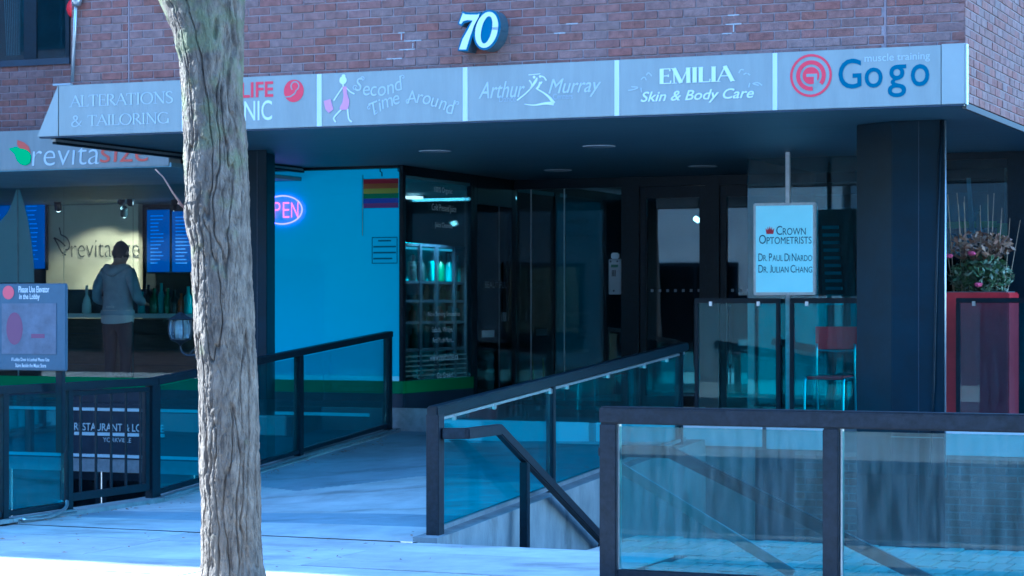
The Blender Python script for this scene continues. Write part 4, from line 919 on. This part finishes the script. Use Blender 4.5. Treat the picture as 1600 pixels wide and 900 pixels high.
# ================================================================== railings
AR = -6.665
def clip(mb, p): mb.box(p[0]-.014, p[0]+.014, p[1]-.014, p[1]+.014, p[2]-.02, p[2]+.02)
lr = thing('railing', 'black glass-panelled railing along the left side of the ramp with a barred gate', 'railing', AR, 0, 0)
pb_l = [FA(x, 700, AR)[0] for x in (-110, 4, 105, 236, 242, 467, 606)]
RH = 1.02
for k, b in enumerate(pb_l):
    box('post', 'black_metal', lr, AR-.035, AR+.035, b-.035, b+.035, zL(b)-.01, zL(b)+RH-.06, .004)
rp_ = [(AR, b, zL(b)+RH-.03) for b in (pb_l[0], pb_l[3]+.05, pb_l[6]+.02)]
rl_ = MB(); rl_.bar(rp_[0], rp_[1], .09, .06).bar(rp_[1], (AR, pb_l[6]+.035, zL(pb_l[6])+RH-.03), .0902, .0602); rl_.build('top_rail', 'black_metal', lr, .006)
for i, j in ((0, 1), (1, 2), (4, 5), (5, 6)):
    b0, b1 = pb_l[i]+.05, pb_l[j]-.05
    MB().prism([(b0, zL(b0)+.10), (b1, zL(b1)+.10), (b1, zL(b1)+RH-.075), (b0, zL(b0)+RH-.075)], AR-.006, AR+.006, 'a').build('pane', 'glass_rail', lr)
    MB().bar((AR, pb_l[i]+.036, zL(b0)+.075), (AR, pb_l[j]-.036, zL(b1)+.075), .05, .035).build('bottom_rail', 'black_metal', lr, .004)
    MB().bar((AR+.07, pb_l[i], zL(b0)+.03), (AR+.07, pb_l[j], zL(b1)+.03), .05, .03).build('kerb_trim', 'alu', lr, .004)
gt = MB(); b0, b1 = pb_l[2]+.05, pb_l[3]-.05; gz0, gz1 = .13, RH-.09
gt.bar((AR, b0, gz0), (AR, b1, gz0), .04, .06).bar((AR, b0, gz1), (AR, b1, gz1), .04, .035).bar((AR, b0-.005, gz0+.03), (AR, b0-.005, gz1-.02), .04, .02, (0, 1, 0)).bar((AR, b1-.03, gz0+.03), (AR, b1-.03, gz1-.02), .04, .06, (0, 1, 0))
gate = gt.build('gate_frame', 'black_metal', lr, .004)
for k in range(5):
    b = b0+.13+(b1-.08-b0-.16)*k/4; MB().bar((AR, b, gz0+.03), (AR, b, gz1-.018), .016, .016, (0, 1, 0)).build('gate_bar', 'black_metal', gate)
MB().tube(smooth_pts([(AR+.1, pb_l[1]+.1, .03), (AR+.11, pb_l[1]+.4, .02), (AR+.08, pb_l[2]-.15, .06), (AR-.0, pb_l[2]+.0, .12)], 6), .014, 8).build('cable', 'alu', lr, smooth=True)
# sloping railing between ramp and stair
AC = -3.25
cb0, cb1 = FA(680, 740, AC)[0], FA(1068, 600, AC)[0]
zt0, zt1 = FA(680, 640, AC)[1], FA(1068, 540, AC)[1]
zt = lambda b: zt0+(zt1-zt0)*(b-cb0)/(cb1-cb0)
cr2 = thing('railing', 'sloping black glass railing between the ramp and the stair', 'railing', AC, 0, 0)
cps = [cb0, FA(861, 700, AC)[0], cb1-.12]
for k, b in enumerate(cps):
    w_ = .048 if k == 0 else .03
    box('post', 'worn_metal' if k == 0 else 'black_metal', cr2, AC-w_, AC+w_, b-w_, b+w_, zR(b)-.0, zt(b)-.03, .005)
MB().bar((AC, cb0-.05, zt(cb0-.05)-.01), (AC, cb1+.03, zt(cb1+.03)-.01), .085, .075).build('top_rail', 'black_metal', cr2, .010)
for i in range(2):
    b0, b1 = cps[i]+.07, cps[i+1]-.04
    MB().prism([(b0, zR(b0)+.09), (b1, zR(b1)+.09), (b1, zt(b1)-.075), (b0, zt(b0)-.075)], AC-.006, AC+.006, 'a').build('pane', 'glass_rail', cr2)
MB().bar((AC, cb0+.05, zR(cb0)+.075), (AC, cb1, zR(cb1)+.075), .05, .03).build('bottom_rail', 'alu', cr2, .004)
MB().bar((AC+.0, cb0+.05, zt(cb0)-.068), (AC, cb1, zt(cb1)-.068), .03, .02).build('glazing_channel', 'alu', cr2, .003)
for x in (707, 770, 858, 884, 948, 1005, 1040):
    b = FA(x, 600, AC)[0]; q = MB(); clip(q, (AC+.012, b, zt(b)-.085)); q.build('clip', 'steel', cr2, .004)
# stair handrail on the ramp wall
hr = thing('handrail', 'black stair handrail running down from the sloping railing post', 'handrail', AC+.16, cb0, -.2)
ha = AC+.20; hz0 = FA(690, 676, AC)[1]; hb1 = cb0+.62
hend = hb1+2.9
MB().bar((AC+.05, cb0, hz0), (ha+.001, cb0+.10, hz0), .06, .075).build('bracket', 'worn_metal', hr, .006)
hm = MB(); hm.bar((ha, cb0+.06, hz0), (ha, hb1+.025, hz0), .06, .075).bar((ha, hb1, hz0+.006), (ha, hend, hz0-.47*(hend-hb1)), .0602, .0752); hm.build('rail', 'worn_metal', hr, .008)
hp = FA(820, 800, ha)[0]; box('post', 'black_metal', hr, ha-.03, ha+.03, hp-.03, hp+.03, -1.2, hz0-.47*(hp-hb1)-.03, .004)
hp2 = hp+1.6; box('post', 'black_metal', hr, ha-.03, ha+.03, hp2-.03, hp2+.03, -1.9, hz0-.47*(hp2-hb1)-.03, .004)
# near railing
BN = -3.5
nr = thing('railing', 'black framed glass railing in the right foreground', 'railing', F(955, 800, BN)[0], BN, 0)
na0, na1 = F(954, 700, BN)[0], F(1301, 700, BN)[0]; nzt = F(955, 635, BN)[1]; gap = na1-na0
nps = [na0, na1, na1+gap, na1+2*gap]
for k, a in enumerate(nps):
    w_ = .052 if k == 0 else .046
    box('post', 'worn_metal', nr, a-w_, a+w_, BN-.05, BN+.05, -.02, nzt-.1, .006)
box('top_rail', 'worn_metal', nr, na0-.055, nps[-1]+.05, BN-.052, BN+.052, nzt-.1, nzt, .010)
for i in range(3):
    a0, a1 = nps[i]+.05, nps[i+1]-.05
    box('pane', 'glass_near', nr, a0+.012, a1-.004, BN-.012, BN, .07, nzt-.115)
    box('bottom_rail', 'worn_metal', nr, a0-.003, a1+.003, BN-.03, BN+.03, .02, .065, .004)
    box('glazing_bead', 'alu', nr, a0+.001, a0+.011, BN-.02, BN+.02, .067, nzt-.101)
# handrails fixed behind the near railing
h2 = thing('handrail', 'dark blue handrail sloping down behind the near glass', 'handrail', na0, BN+.2, 0)
bh = BN+.17; q0 = F(960, 704, bh); q1 = F(1048, 709, bh); q2 = F(1462, 912, bh)
hm = MB(); hm.bar((q0[0]-.06, bh, q0[1]), (q1[0], bh, q0[1]), .05, .07).bar((q1[0]-.012, bh, q0[1]+.004), (q2[0], bh, max(.02, q2[1])), .0502, .0702); hm.build('rail', 'column_clad', h2, .008)
MB().bar((q0[0]-.03, BN+.045, q0[1]), (q0[0]-.03, bh, q0[1]), .05, .05).build('bracket', 'worn_metal', h2)
q3, q4 = F(968, 730, bh+.05), F(1240, 897, bh+.05)
MB().bar((q3[0], bh+.05, q3[1]), (q4[0], bh+.05, max(.015, q4[1])), .03, .06).build('lower_rail', 'grey_plastic', h2, .006)
MB().bar((q2[0]-.02, bh, .0), (q2[0]-.02, bh, max(.02, q2[1])+.03), .05, .05, (0, 1, 0)).build('foot', 'column_clad', h2)
# terrace glass guards
BG = 3.95
for k, (x0, x1, lb) in enumerate(((1086, 1219, 'glass guard panel left of the sign pole on the terrace edge'), (1235, 1400, 'glass guard panel in front of the red chair'), (1494, 1720, 'glass guard panel in front of the red planter'))):
    a0, a1 = F(x0, 550, BG)[0], F(x1, 550, BG)[0]; z1_ = F(1215, 466, BG)[1]; z0_ = .60
    t = thing('glass_guard', lb, 'guard panel', (a0+a1)/2, BG, .505, group='terrace guard panels')
    MB().box(a0, a1, BG-.02, BG+.02, z1_-.045, z1_).box(a0, a1, BG-.02, BG+.02, z0_, z0_+.03).box(a0, a0+.035, BG-.0202, BG+.0202, z0_+.03, z1_-.045).box(a1-.035, a1, BG-.0202, BG+.0202, z0_+.03, z1_-.045).build('frame', 'black_metal', t, .004)
    box('pane', 'glass_rail', t, a0+.036, a1-.036, BG-.006, BG+.006, z0_+.031, z1_-.046)
    for a in (a0+.06, a1-.06): box('foot', 'black_metal', t, a-.02, a+.02, BG-.019, BG+.019, .506, z0_, .003)
    q = MB()
    for a in (a0+.16, a1-.2): clip(q, (a, BG-.018, z1_-.05)); clip(q, (a, BG-.018, z0_+.035))
    q.build('clips', 'steel', t)
# ================================================================== furniture on the terrace
ch = thing('terrace_chair', 'red terrace chair with chrome legs behind the glass guard', 'chair', F(1297, 640, 4.35)[0], 4.35, .505)
c0, c1 = F(1264, 540, 4.35)[0], F(1329, 540, 4.35)[0]; cz = .505
zbt, zbb = F(1297, 511, 4.35)[1], F(1297, 546, 4.35)[1]
bkm = MB()
for i in range(9):
    a = c0+(c1-c0)*i/8; dd = 4.58+.035*math.sin(math.pi*i/8)
    bkm.v += [(a, dd, zbb), (a, dd, zbt), (a, dd+.02, zbt), (a, dd+.02, zbb)]
bkm.f = [(4*i+j, 4*i+(j+1) % 4, 4*i+4+(j+1) % 4, 4*i+4+j) for i in range(8) for j in range(4)]+[(3, 2, 1, 0), (32, 33, 34, 35)]; bkm.m = [0]*len(bkm.f)
bkm.build('backrest', 'plastic_red', ch, smooth=False)
box('seat', 'plastic_red', ch, c0+.02, c1-.02, 4.16, 4.56, cz+.43, cz+.46, .012)
for a in (c0+.015, c1-.015):
    MB().tube(smooth_pts([(a, 4.57, zbb+.05), (a, 4.57, cz+.44), (a+.0, 4.60, cz+.2), (a, 4.63, cz)], 4), .012, 8).build('leg', 'steel', ch, smooth=True)
    MB().tube(smooth_pts([(a, 4.52, cz+.44), (a, 4.2, cz+.435), (a, 4.16, cz+.40), (a, 4.13, cz)], 4), .012, 8).build('leg', 'steel', ch, smooth=True)
MB().tube(smooth_pts([(c0+.015, 4.57, zbb-.01), ((c0+c1)/2, 4.60, zbb-.02), (c1-.015, 4.57, zbb-.01)], 6), .010, 8).build('crossbar', 'steel', ch, smooth=True)
# red planter with a winter arrangement
pa0, pa1 = F(1474, 540, 4.25)[0], F(1577, 540, 4.25)[0]; pz = F(1525, 457, 4.25)[1]; pc = ((pa0+pa1)/2, 4.48)
pl = thing('planter', 'tall red planter with a winter arrangement of evergreens and sticks', 'planter', pc[0], pc[1], .505)
MB().box(pa0, pa1, 4.24, 4.72, .506, pz).build('pot', 'red_paint', pl, .01)
box('soil', 'joint_dirt', pl, pa0+.03, pa1-.03, 4.27, 4.69, pz, pz+.01)
def leaves(n, mm, cz_, rz_, ra, size, name, seed):
    R = random.Random(seed); q = MB()
    for _ in range(n):
        while True:
            p = Vector((R.uniform(-1, 1), R.uniform(-1, 1), R.uniform(-1, 1)))
            if p.length < 1: break
        c = Vector((pc[0]+p.x*ra, pc[1]+p.y*.24, cz_+p.z*rz_)); d = Vector((R.uniform(-1, 1), R.uniform(-1, 1), R.uniform(-.6, 1))).normalized(); s_ = d.cross(Vector((R.uniform(-1, 1), R.uniform(-1, 1), R.uniform(-1, 1)))).normalized(); L = size*R.uniform(.6, 1.3)
        q.add([c-d*L, c+s_*L*.4, c+d*L, c-s_*L*.4], [(0, 1, 2, 3)])
    q.build(name, mm, pl)
hw = (pa1-pa0)/2
leaves(900, 'leaf', pz+.16, .20, hw*.98, .035, 'evergreen_foliage', 1); leaves(500, 'leaf_pale', pz+.12, .2, hw*1.02, .03, 'pale_foliage', 2); leaves(420, 'dry_leaf', pz+.42, .14, hw*1.0, .035, 'dry_flowers', 3)
R = random.Random(5)
for k in range(13):
    a = pc[0]+hw*R.uniform(-.85, .9); tip = (a+(a-pc[0])*R.uniform(.1, .6), pc[1]+R.uniform(-.1, .1), pz+R.uniform(.62, .92)); MB().tube([(a, pc[1], pz), tip], .005, 5, .002).build('stick', 'straw', pl)
for x, y in ((1518, 396), (1529, 445), (1482, 400)):
    p = F(x, y, 4.22); q = MB()
    for k in range(14): q.lathe([(0, p[1]-.02+.0), (.018, p[1]+R.uniform(-.01, .01)), (0, p[1]+.02)], (p[0]+R.uniform(-.025, .025), 4.22+R.uniform(-.02, .02)), 6, cap=False)
    q.build('bloom', 'flower', pl)
# ================================================================== coach lantern on the left column
lb_ = 2.2; la, lz = F(282, 512, lb_)
ln = thing('wall_lantern', 'dark coach lantern on a scroll bracket in front of the shop window', 'lantern', la, lb_, F(282, 545, lb_)[1])
k_ = (F(282, 485, lb_)[1]-F(282, 540, lb_)[1]); z0 = F(282, 540, lb_)[1]
MB().lathe([(.012, z0+k_*.95), (.03, z0+k_*.92), (.055, z0+k_*.86), (.10, z0+k_*.79), (.135, z0+k_*.745), (.125, z0+k_*.735)], (la, lb_), 12).build('cap', 'lantern_metal', ln)
MB().lathe([(.09, z0+k_*.2), (.105, z0+k_*.32), (.108, z0+k_*.5), (.095, z0+k_*.73)], (la, lb_), 8, cap=False).build('glass_body', 'glass_lamp', ln)
for j in range(8):
    t = 2*math.pi*j/8; MB().tube([(la+r_*math.cos(t), lb_+r_*math.sin(t), z0+k_*h) for r_, h in ((.095, .2), (.11, .32), (.113, .5), (.10, .735))], .006, 5).build('rib', 'lantern_metal', ln)
MB().lathe([(.0, z0), (.015, z0+.01), (.02, z0+k_*.06), (.06, z0+k_*.12), (.098, z0+k_*.17), (.098, z0+k_*.205)], (la, lb_), 12).build('base', 'lantern_metal', ln)
MB().lathe([(.018, z0+k_*.2), (.02, z0+k_*.55), (.0, z0+k_*.6)], (la, lb_), 8).build('bulb', 'letter_white', ln)
sr = cLa-.5
MB().tube(smooth_pts([(la, lb_, z0-.0), (la+.02, lb_, z0-.06), (la+.12, lb_, z0-.09), (sr-.05, lb_, z0-.03), (sr, lb_, z0+.02)], 6), .011, 8).build('arm', 'lantern_metal', ln, smooth=True)
MB().tube(smooth_pts([(la+.10, lb_, z0-.09), (la+.16, lb_, z0-.03), (la+.22, lb_, z0-.07), (la+.18, lb_, z0-.12), (la+.14, lb_, z0-.085)], 6), .008, 8).build('scroll', 'lantern_metal', ln, smooth=True)
# ================================================================== elevator notice board on the railing
be = -1.62
eb = thing('notice_board', 'blue-grey notice board with white lettering fixed above the left railing', 'notice board', F(88, 600, be)[0], be, .9)
e0, e1 = F(-14, 510, be)[0], F(103, 510, be)[0]; ez0, ez1 = F(50, 579, be)[1], F(50, 443, be)[1]
box('board', 'sign_blue', eb, e0, e1, be, be+.03, ez0, ez1, .008)
box('picture', 'sign_photo', eb, F(3, 510, be)[0], F(88, 510, be)[0], be-.004, be-.001, F(45, 553, be)[1], F(45, 474, be)[1])
E5 = lambda x, y, d=be-.005: F(x/3.75, 420+y/3.75, d)
q = MB(); c_ = E5(85, 350); ring(q, c_[0], c_[1], 0, .075, be-.0052, n=24)
for v in range(len(q.v)): q.v[v] = (q.v[v][0], q.v[v][1], c_[1]+(q.v[v][2]-c_[1])*1.65)
q.build('picture_mark', 'maroon', eb); a, z = E5(222, 394); box('picture_bar', 'maroon', eb, a-.06, a+.06, be-.0055, be-.0041, z-.016, z+.016)
q = MB(); c_ = F(13, 457, be-.003); ring(q, c_[0], c_[1], 0, .052, be-.003, n=24); q.build('round_mark', 'sign_red', eb)
text('Please Use Elevator', eb, 'letter_white', 29, 77, 447, 457, be-.004, bold=.008); text('in the Lobby', eb, 'letter_white', 30, 62, 459, 470, be-.004, bold=.008)
text('If Lobby Door is Locked Please Use', eb, 'letter_white', 18, 77, 559, 566, be-.004, bold=.004); text('Stairs Beside the Music Store', eb, 'letter_white', 24, 72, 568, 574, be-.004, bold=.004)
pa = F(88, 590, be)[0]; box('post', 'black_metal', eb, pa-.03, pa+.03, be+.031, be+.08, .5, ez0+.3, .004)
MB().bar((pa, be+.055, .93), (AR-.036, be+.055, .93), .03, .03).build('bracket', 'black_metal', eb)
# ================================================================== street tree
def tree(name, label, a, b, seed, fine=True):
    t = thing(name, label, 'tree', a, b, 0, group='street trees')
    P0 = W(a, b); Yt = P0.y if fine else 12.95
    prof = [(940, 368, 108), (900, 364, 96), (800, 362, 93), (700, 358, 92), (600, 356, 91), (500, 350, 93), (400, 346, 94), (330, 339, 101), (300, 339, 98), (230, 336, 97), (150, 331, 94), (100, 330, 99), (60, 327, 108), (20, 321, 122), (0, 317, 132), (-40, 308, 150)]
    k = 12.95/FPX; X0 = (364-800)*k
    zs = [EYE+(HOR-y)*k for y, _, _ in prof]; xc = [(c-800)*k-X0 for _, c, _ in prof]; rr = [w*k/2 for _, _, w in prof]
    def ip(arr, z):
        for i in range(len(zs)-1):
            if z <= zs[i+1] or i == len(zs)-2:
                u = max(0, min(1, (z-zs[i])/(zs[i+1]-zs[i]))); u = u*u*(3-2*u); return arr[i]+(arr[i+1]-arr[i])*u
    S, N = (300, 560) if fine else (48, 80)
    zA, zB = -.12, zs[-1]; q = MB(); sx_ = seed*7.3
    for i in range(N+1):
        z = zA+(zB-zA)*i/N; cx, r = ip(xc, z), ip(rr, z); ry = min(r, .178)
        if z < .12: r *= 1+(.12-z)*1.1; ry *= 1+(.12-z)*1.1
        for j in range(S):
            th = 2*math.pi*j/S; c, s_ = math.cos(th), math.sin(th); x, y = c*.18, s_*.18
            if fine:
                wz = .035*noise.noise(Vector((x*9, y*9, z*2.2+sx_)))+.012*noise.noise(Vector((x*30, y*30, z*9+sx_)))
                n1 = abs(noise.noise(Vector(((x+wz)*15, (y+wz)*15, z*1.1+sx_)))); n2 = abs(noise.noise(Vector(((x-wz)*34, (y+wz)*34, z*3.4+sx_)))); n3 = noise.noise(Vector((x*95, y*95, z*60))); n4 = noise.noise(Vector((x*40, y*40, z*24+sx_)))
                cr_ = abs(noise.noise(Vector((x*12, y*12, z*15+sx_)))); pl4 = noise.noise(Vector((x*16, y*16, z*4.5+sx_*2)))
                d = -.020*max(0, 1-n1/.085)**.7-.006*max(0, 1-n2/.10)+.0026*n3+.0042*n4+.007*noise.noise(Vector((x*7, y*7, z*1.7)))-.003*max(0, 1-cr_/.05)+.004*(1 if pl4 > .12 else max(0, (pl4-.04)/.08))
            else: d = .01*noise.noise(Vector((x*20, y*20, z*3)))
            wx = cx+c*(r+d); wy = s_*(ry+d)
            q.v.append((a+UX*wx+UY*wy, b-UY*wx+UX*wy, z))
    q.f = [(i*S+j, i*S+(j+1) % S, (i+1)*S+(j+1) % S, (i+1)*S+j) for i in range(N) for j in range(S)]; q.m = [0]*len(q.f)
    q.build('trunk', 'bark', t, smooth=True)
    R = random.Random(seed); L = lambda wx, wy, z: (a+UX*wx+UY*wy, b-UY*wx+UX*wy, z)
    br = MB()
    def limb(p, d, r, ln, dep):
        pts = [Vector(p)]; d = Vector(d).normalized()
        for i in range(5):
            d = (d+Vector((R.uniform(-.16, .16), R.uniform(-.16, .16), R.uniform(-.03, .14)))).normalized(); pts.append(pts[-1]+d*ln/5)
        br.tube([L(*p_) for p_ in pts], r, 12 if dep == 0 else 6, r*.55)
        if dep < 3:
            for k_2 in range(3 if dep else 4):
                i = R.choice((2, 3, 4, 5)); nd = (d+Vector((R.uniform(-.9, .9), R.uniform(-.9, .9), R.uniform(0, .5)))).normalized(); limb(pts[i], nd, r*.45, ln*.7, dep+1)
    zt_ = zs[-1]
    q_ = [L(ip(xc, 2.9)+.02, 0, 2.75), L(ip(xc, 3.2)-.03, 0, 3.1), L(ip(xc, 3.5)-.12, 0, 3.45), L(-.44, .02, 3.9)]; br.tube(q_, [.10, .12, .13, .115], 16)
    q_ = [L(ip(xc, 2.9), .0, 2.75), L(ip(xc, 3.2)+.05, 0, 3.1), L(ip(xc, 3.5)+.11, .0, 3.45), L(-.02, .03, 3.95)]; br.tube(q_, [.10, .13, .145, .135], 16)
    limb((-.43, .02, 3.85), (-.3, .05, 1), .112, 2.4, 0); limb((-.02, .03, 3.9), (.12, .1, 1), .132, 2.7, 0)
    br.build('crown', 'bark', t, smooth=True)
    if fine:
        tw = MB(); g = lambda px, py, dy: L((px-800)*k-X0, dy, EYE+(HOR-py)*k)
        tw.tube([g(300, 338, 0), g(289, 326, -.02), g(272, 302, -.05), g(258, 278, -.07), g(246, 266, -.08)], .008, 7, .003); tw.tube([g(288, 325, -.02), g(280, 318, -.05)], .005, 6, .003)
        tw.build('twig', 'twig', t, smooth=True)
Xt, Yt = (364-800)/FPX*12.95, 12.95
tA, tB = UX*(Xt-CX)+UY*(Yt-CY), -UY*(Xt-CX)+UX*(Yt-CY)
tree('street_tree', 'mossy grey street tree trunk in the left foreground', tA, tB, 1)
tree('street_tree', 'second bare street tree, seen only as a reflection in the entrance doors', -9.6, tB-1.3, 4, fine=False)
# ================================================================== person at the counter
def skin_mesh(name, V, E, Rr, sub=2):
    me = bpy.data.meshes.new(name); me.from_pydata(V, E, []); o = bpy.data.objects.new(name, me); COL.objects.link(o)
    sk = o.modifiers.new('skin', 'SKIN'); sk.use_smooth_shade = True
    if not me.skin_vertices: 
        bm = bmesh.new(); bm.from_mesh(me); bm.verts.layers.skin.verify(); bm.to_mesh(me); bm.free()
    for i, r in enumerate(Rr): me.skin_vertices[0].data[i].radius = r if isinstance(r, tuple) else (r, r)
    me.skin_vertices[0].data[0].use_root = True
    o.modifiers.new('sub', 'SUBSURF').levels = sub
    dg = bpy.context.evaluated_depsgraph_get(); dg.update(); m2 = bpy.data.meshes.new_from_object(o.evaluated_get(dg)); bpy.data.objects.remove(o)
    return m2
bpz = 5.75; pa_, ptop = F(186, 372, bpz)
pr = thing('person', 'person in grey hooded sweatshirt and dark trousers, back turned, standing at the shop counter', 'person', pa_-.02, bpz, .55)
V = [(0, 0, .95), (0, .01, 1.10), (0, .0, 1.30), (0, .005, 1.42), (0, .03, 1.50), (0, .06, 1.575), (0, .075, 1.655), (0, .06, 1.735), (0, .055, 1.775)]
Rr = [(.165, .13), (.175, .135), (.19, .13), (.15, .105), (.062, .062), (.075, .085), (.088, .105), (.066, .08), (.03, .035)]
Ed = [(i, i+1) for i in range(8)]
def chain(start, pts):
    k = start
    for p, r in pts: V.append(p); Rr.append(r); Ed.append((k, len(V)-1)); k = len(V)-1
    return k
for s_ in (-1, 1):
    w_ = chain(3, [((.155*s_, .0, 1.405), (.078, .085)), ((.235*s_, -.03, 1.27), .068), ((.275*s_, -.01, 1.12), (.06, .06)), ((.235*s_, .13, 1.09), .05), ((.17*s_, .24, 1.085), .034), ((.15*s_, .29, 1.08), (.034, .022))])
    for f_, (fx, ln_) in enumerate(((-.026, .07), (-.009, .08), (.009, .075), (.026, .06))):
        chain(w_, [((.15*s_+fx, .325, 1.075), .0095), ((.145*s_+fx, .325+ln_*.6, 1.065), .0088), ((.14*s_+fx, .325+ln_, 1.045), .0075)])
    chain(w_, [((.15*s_-.045*s_, .30, 1.075), .011), ((.15*s_-.062*s_, .335, 1.065), .009)])
    chain(0, [((.095*s_, 0, .84), (.10, .105)), ((.10*s_, .015, .50), (.068, .072)), ((.10*s_, -.015, .12), (.052, .055)), ((.105*s_, .03, .045), (.045, .04)), ((.115*s_, .16, .035), (.045, .03))])
    chain(6, [((.098*s_, .06, 1.645), (.012, .022)), ((.105*s_, .045, 1.665), (.008, .014))])
chain(6, [((0, .185, 1.64), (.014, .02))])
pm_ = skin_mesh('body', V, Ed, Rr)
for mm in ('hoodie', 'trousers', 'skin', 'hair', 'shoe'): pm_.materials.append(M[mm])
for p in pm_.polygons:
    c = p.center; p.use_smooth = True
    if c.z < .085: p.material_index = 4
    elif c.z < .93: p.material_index = 1
    elif c.y > .245 and c.z < 1.2: p.material_index = 2
    elif c.z > 1.50: p.material_index = 3 if (c.z > 1.69 or (c.y < .085 and c.z > 1.585 and abs(c.x) < .092)) else 2
    else: p.material_index = 0
ks = (ptop-.55)/1.80
bo = bpy.data.objects.new('body', pm_); COL.objects.link(bo); bo.parent = pr; bo.scale = (ks, ks, ks); ORG[bo.name] = ORG[pr.name]
def pchild(name, q, mm):
    o = bpy.data.objects.new(name, q.mesh(name, mm, smooth=True)); COL.objects.link(o); o.parent = pr; o.scale = (ks, ks, ks)
hq = MB(); hq.tube(smooth_pts([(-.11, .06, 1.47), (-.115, -.03, 1.475), (-.06, -.105, 1.45), (0, -.125, 1.42), (.06, -.105, 1.45), (.115, -.03, 1.475), (.11, .06, 1.47)], 5), [.03+.022*math.sin(math.pi*i/30) for i in range(31)], 10); pchild('hood', hq, 'hoodie')
hh = MB(); n_ = 30
for z, g in ((.875, .0), (.93, .004), (1.0, .004)): hh.v += [((.188+g)*math.cos(2*math.pi*j/n_)+.004*math.sin(5*j), (.152+g)*math.sin(2*math.pi*j/n_), z-.03*abs(math.sin(2*math.pi*j/n_)) if z < .9 else z) for j in range(n_)]
hh.f = [(i*n_+j, i*n_+(j+1) % n_, (i+1)*n_+(j+1) % n_, (i+1)*n_+j) for i in range(2) for j in range(n_)]; hh.m = [0]*len(hh.f); pchild('shirt_hem', hh, 'tee')
hb_ = MB(); hb_.lathe([(.186, .935), (.196, .945), (.20, .975), (.193, 1.0)], (0, 0), 30, cap=False)
for v in range(len(hb_.v)): hb_.v[v] = (hb_.v[v][0], hb_.v[v][1]*.80, hb_.v[v][2])
pchild('waistband', hb_, 'hoodie')
q = MB(); fit_text('revita', -.03, .07, 1.02, 1.055, -.175, mb=q); pchild('back_print', q, 'letter_white')
# ================================================================== other buildings of the street, and an added block for shade
def block(name, label, a0, a1, b0, b1, h, mm, face, wa, wz_, ww, wh):
    t = thing(name, label, 'building', (a0+a1)/2, (b0+b1)/2, 0)
    box('wall', mm, t, a0, a1, b0, b1, -.3, h)
    box('cornice', 'stone_pale', t, a0-.1, a1+.1, b0-.1, b1+.1, h, h+.25)
    bf_ = b0 if face < 0 else b1
    for a in wa:
        for z in wz_:
            y0, y1 = (bf_-.05, bf_+.02) if face < 0 else (bf_-.02, bf_+.05)
            q = box('window', 'black_metal', t, a, a+ww, y0, y1, z, z+wh)
            y0, y1 = (bf_-.06, bf_-.052) if face < 0 else (bf_+.052, bf_+.06)
            box('pane', 'glass_dark', q, a+.08, a+ww/2-.03, y0, y1, z+.08, z+wh-.08); box('pane', 'glass_dark', q, a+ww/2+.03, a+ww-.08, y0, y1, z+.08, z+wh-.08)
for nm, lb, a0, a1, h, mm in (('brick_block', 'brick block across the street, its left part, seen only in reflections', -46, -19.2, 12, 'brick_field'), ('stone_block', 'pale stone block across the street, seen only in reflections', -19, -9.2, 10, 'stone_pale'), ('office_block', 'grey office block across the street, seen only in reflections', -9, 30, 11, 'facing')):
    block(nm, lb, a0, a1, -34, -22, h, mm, 1, [a0+.6+3.1*k for k in range(int((a1-a0-.8)/3.1))], (.5, 4.4, 7.4), 2.2, 2.2)
block('shade_block', 'added brick block left of the shops, out of view, casting the street shadow', -46, -16.4, -3.3, 12, 13.0, 'brick_field', -1, [-45+3.6*k for k in range(8)], (1.0, 4.2, 7.4, 10.4), 2.0, 1.9)  # unseen block added so that its shadow covers the sidewalk
# dry leaves and grit caught along the foot of the railings
R = random.Random(11); q = MB()
for k in range(170):
    if k < 90: a = -6.5+abs(R.gauss(0, .12)); b = R.uniform(-2.0, 3.8); z = zL(b)+.014
    elif k < 130: a = AC-.12-abs(R.gauss(0, .08)); b = R.uniform(-1.9, 3.2); z = zR(b)+.014
    else: a = R.uniform(-6.2, -2.6); b = R.uniform(-3.8, -2.2); z = .012
    t = R.uniform(0, 6.28); L_ = R.uniform(.008, .028); c_, s_ = math.cos(t)*L_, math.sin(t)*L_
    q.add([(a-c_, b-s_, z), (a+s_*.5, b-c_*.5, z+.006), (a+c_, b+s_, z+R.uniform(0, .012)), (a-s_*.5, b+c_*.5, z+.003)], [(0, 1, 2, 3)])
tag(single('leaf_litter', q, 'dry_leaf', 'dry leaf bits and grit scattered along the railing feet', 'leaf litter'), kind='stuff')
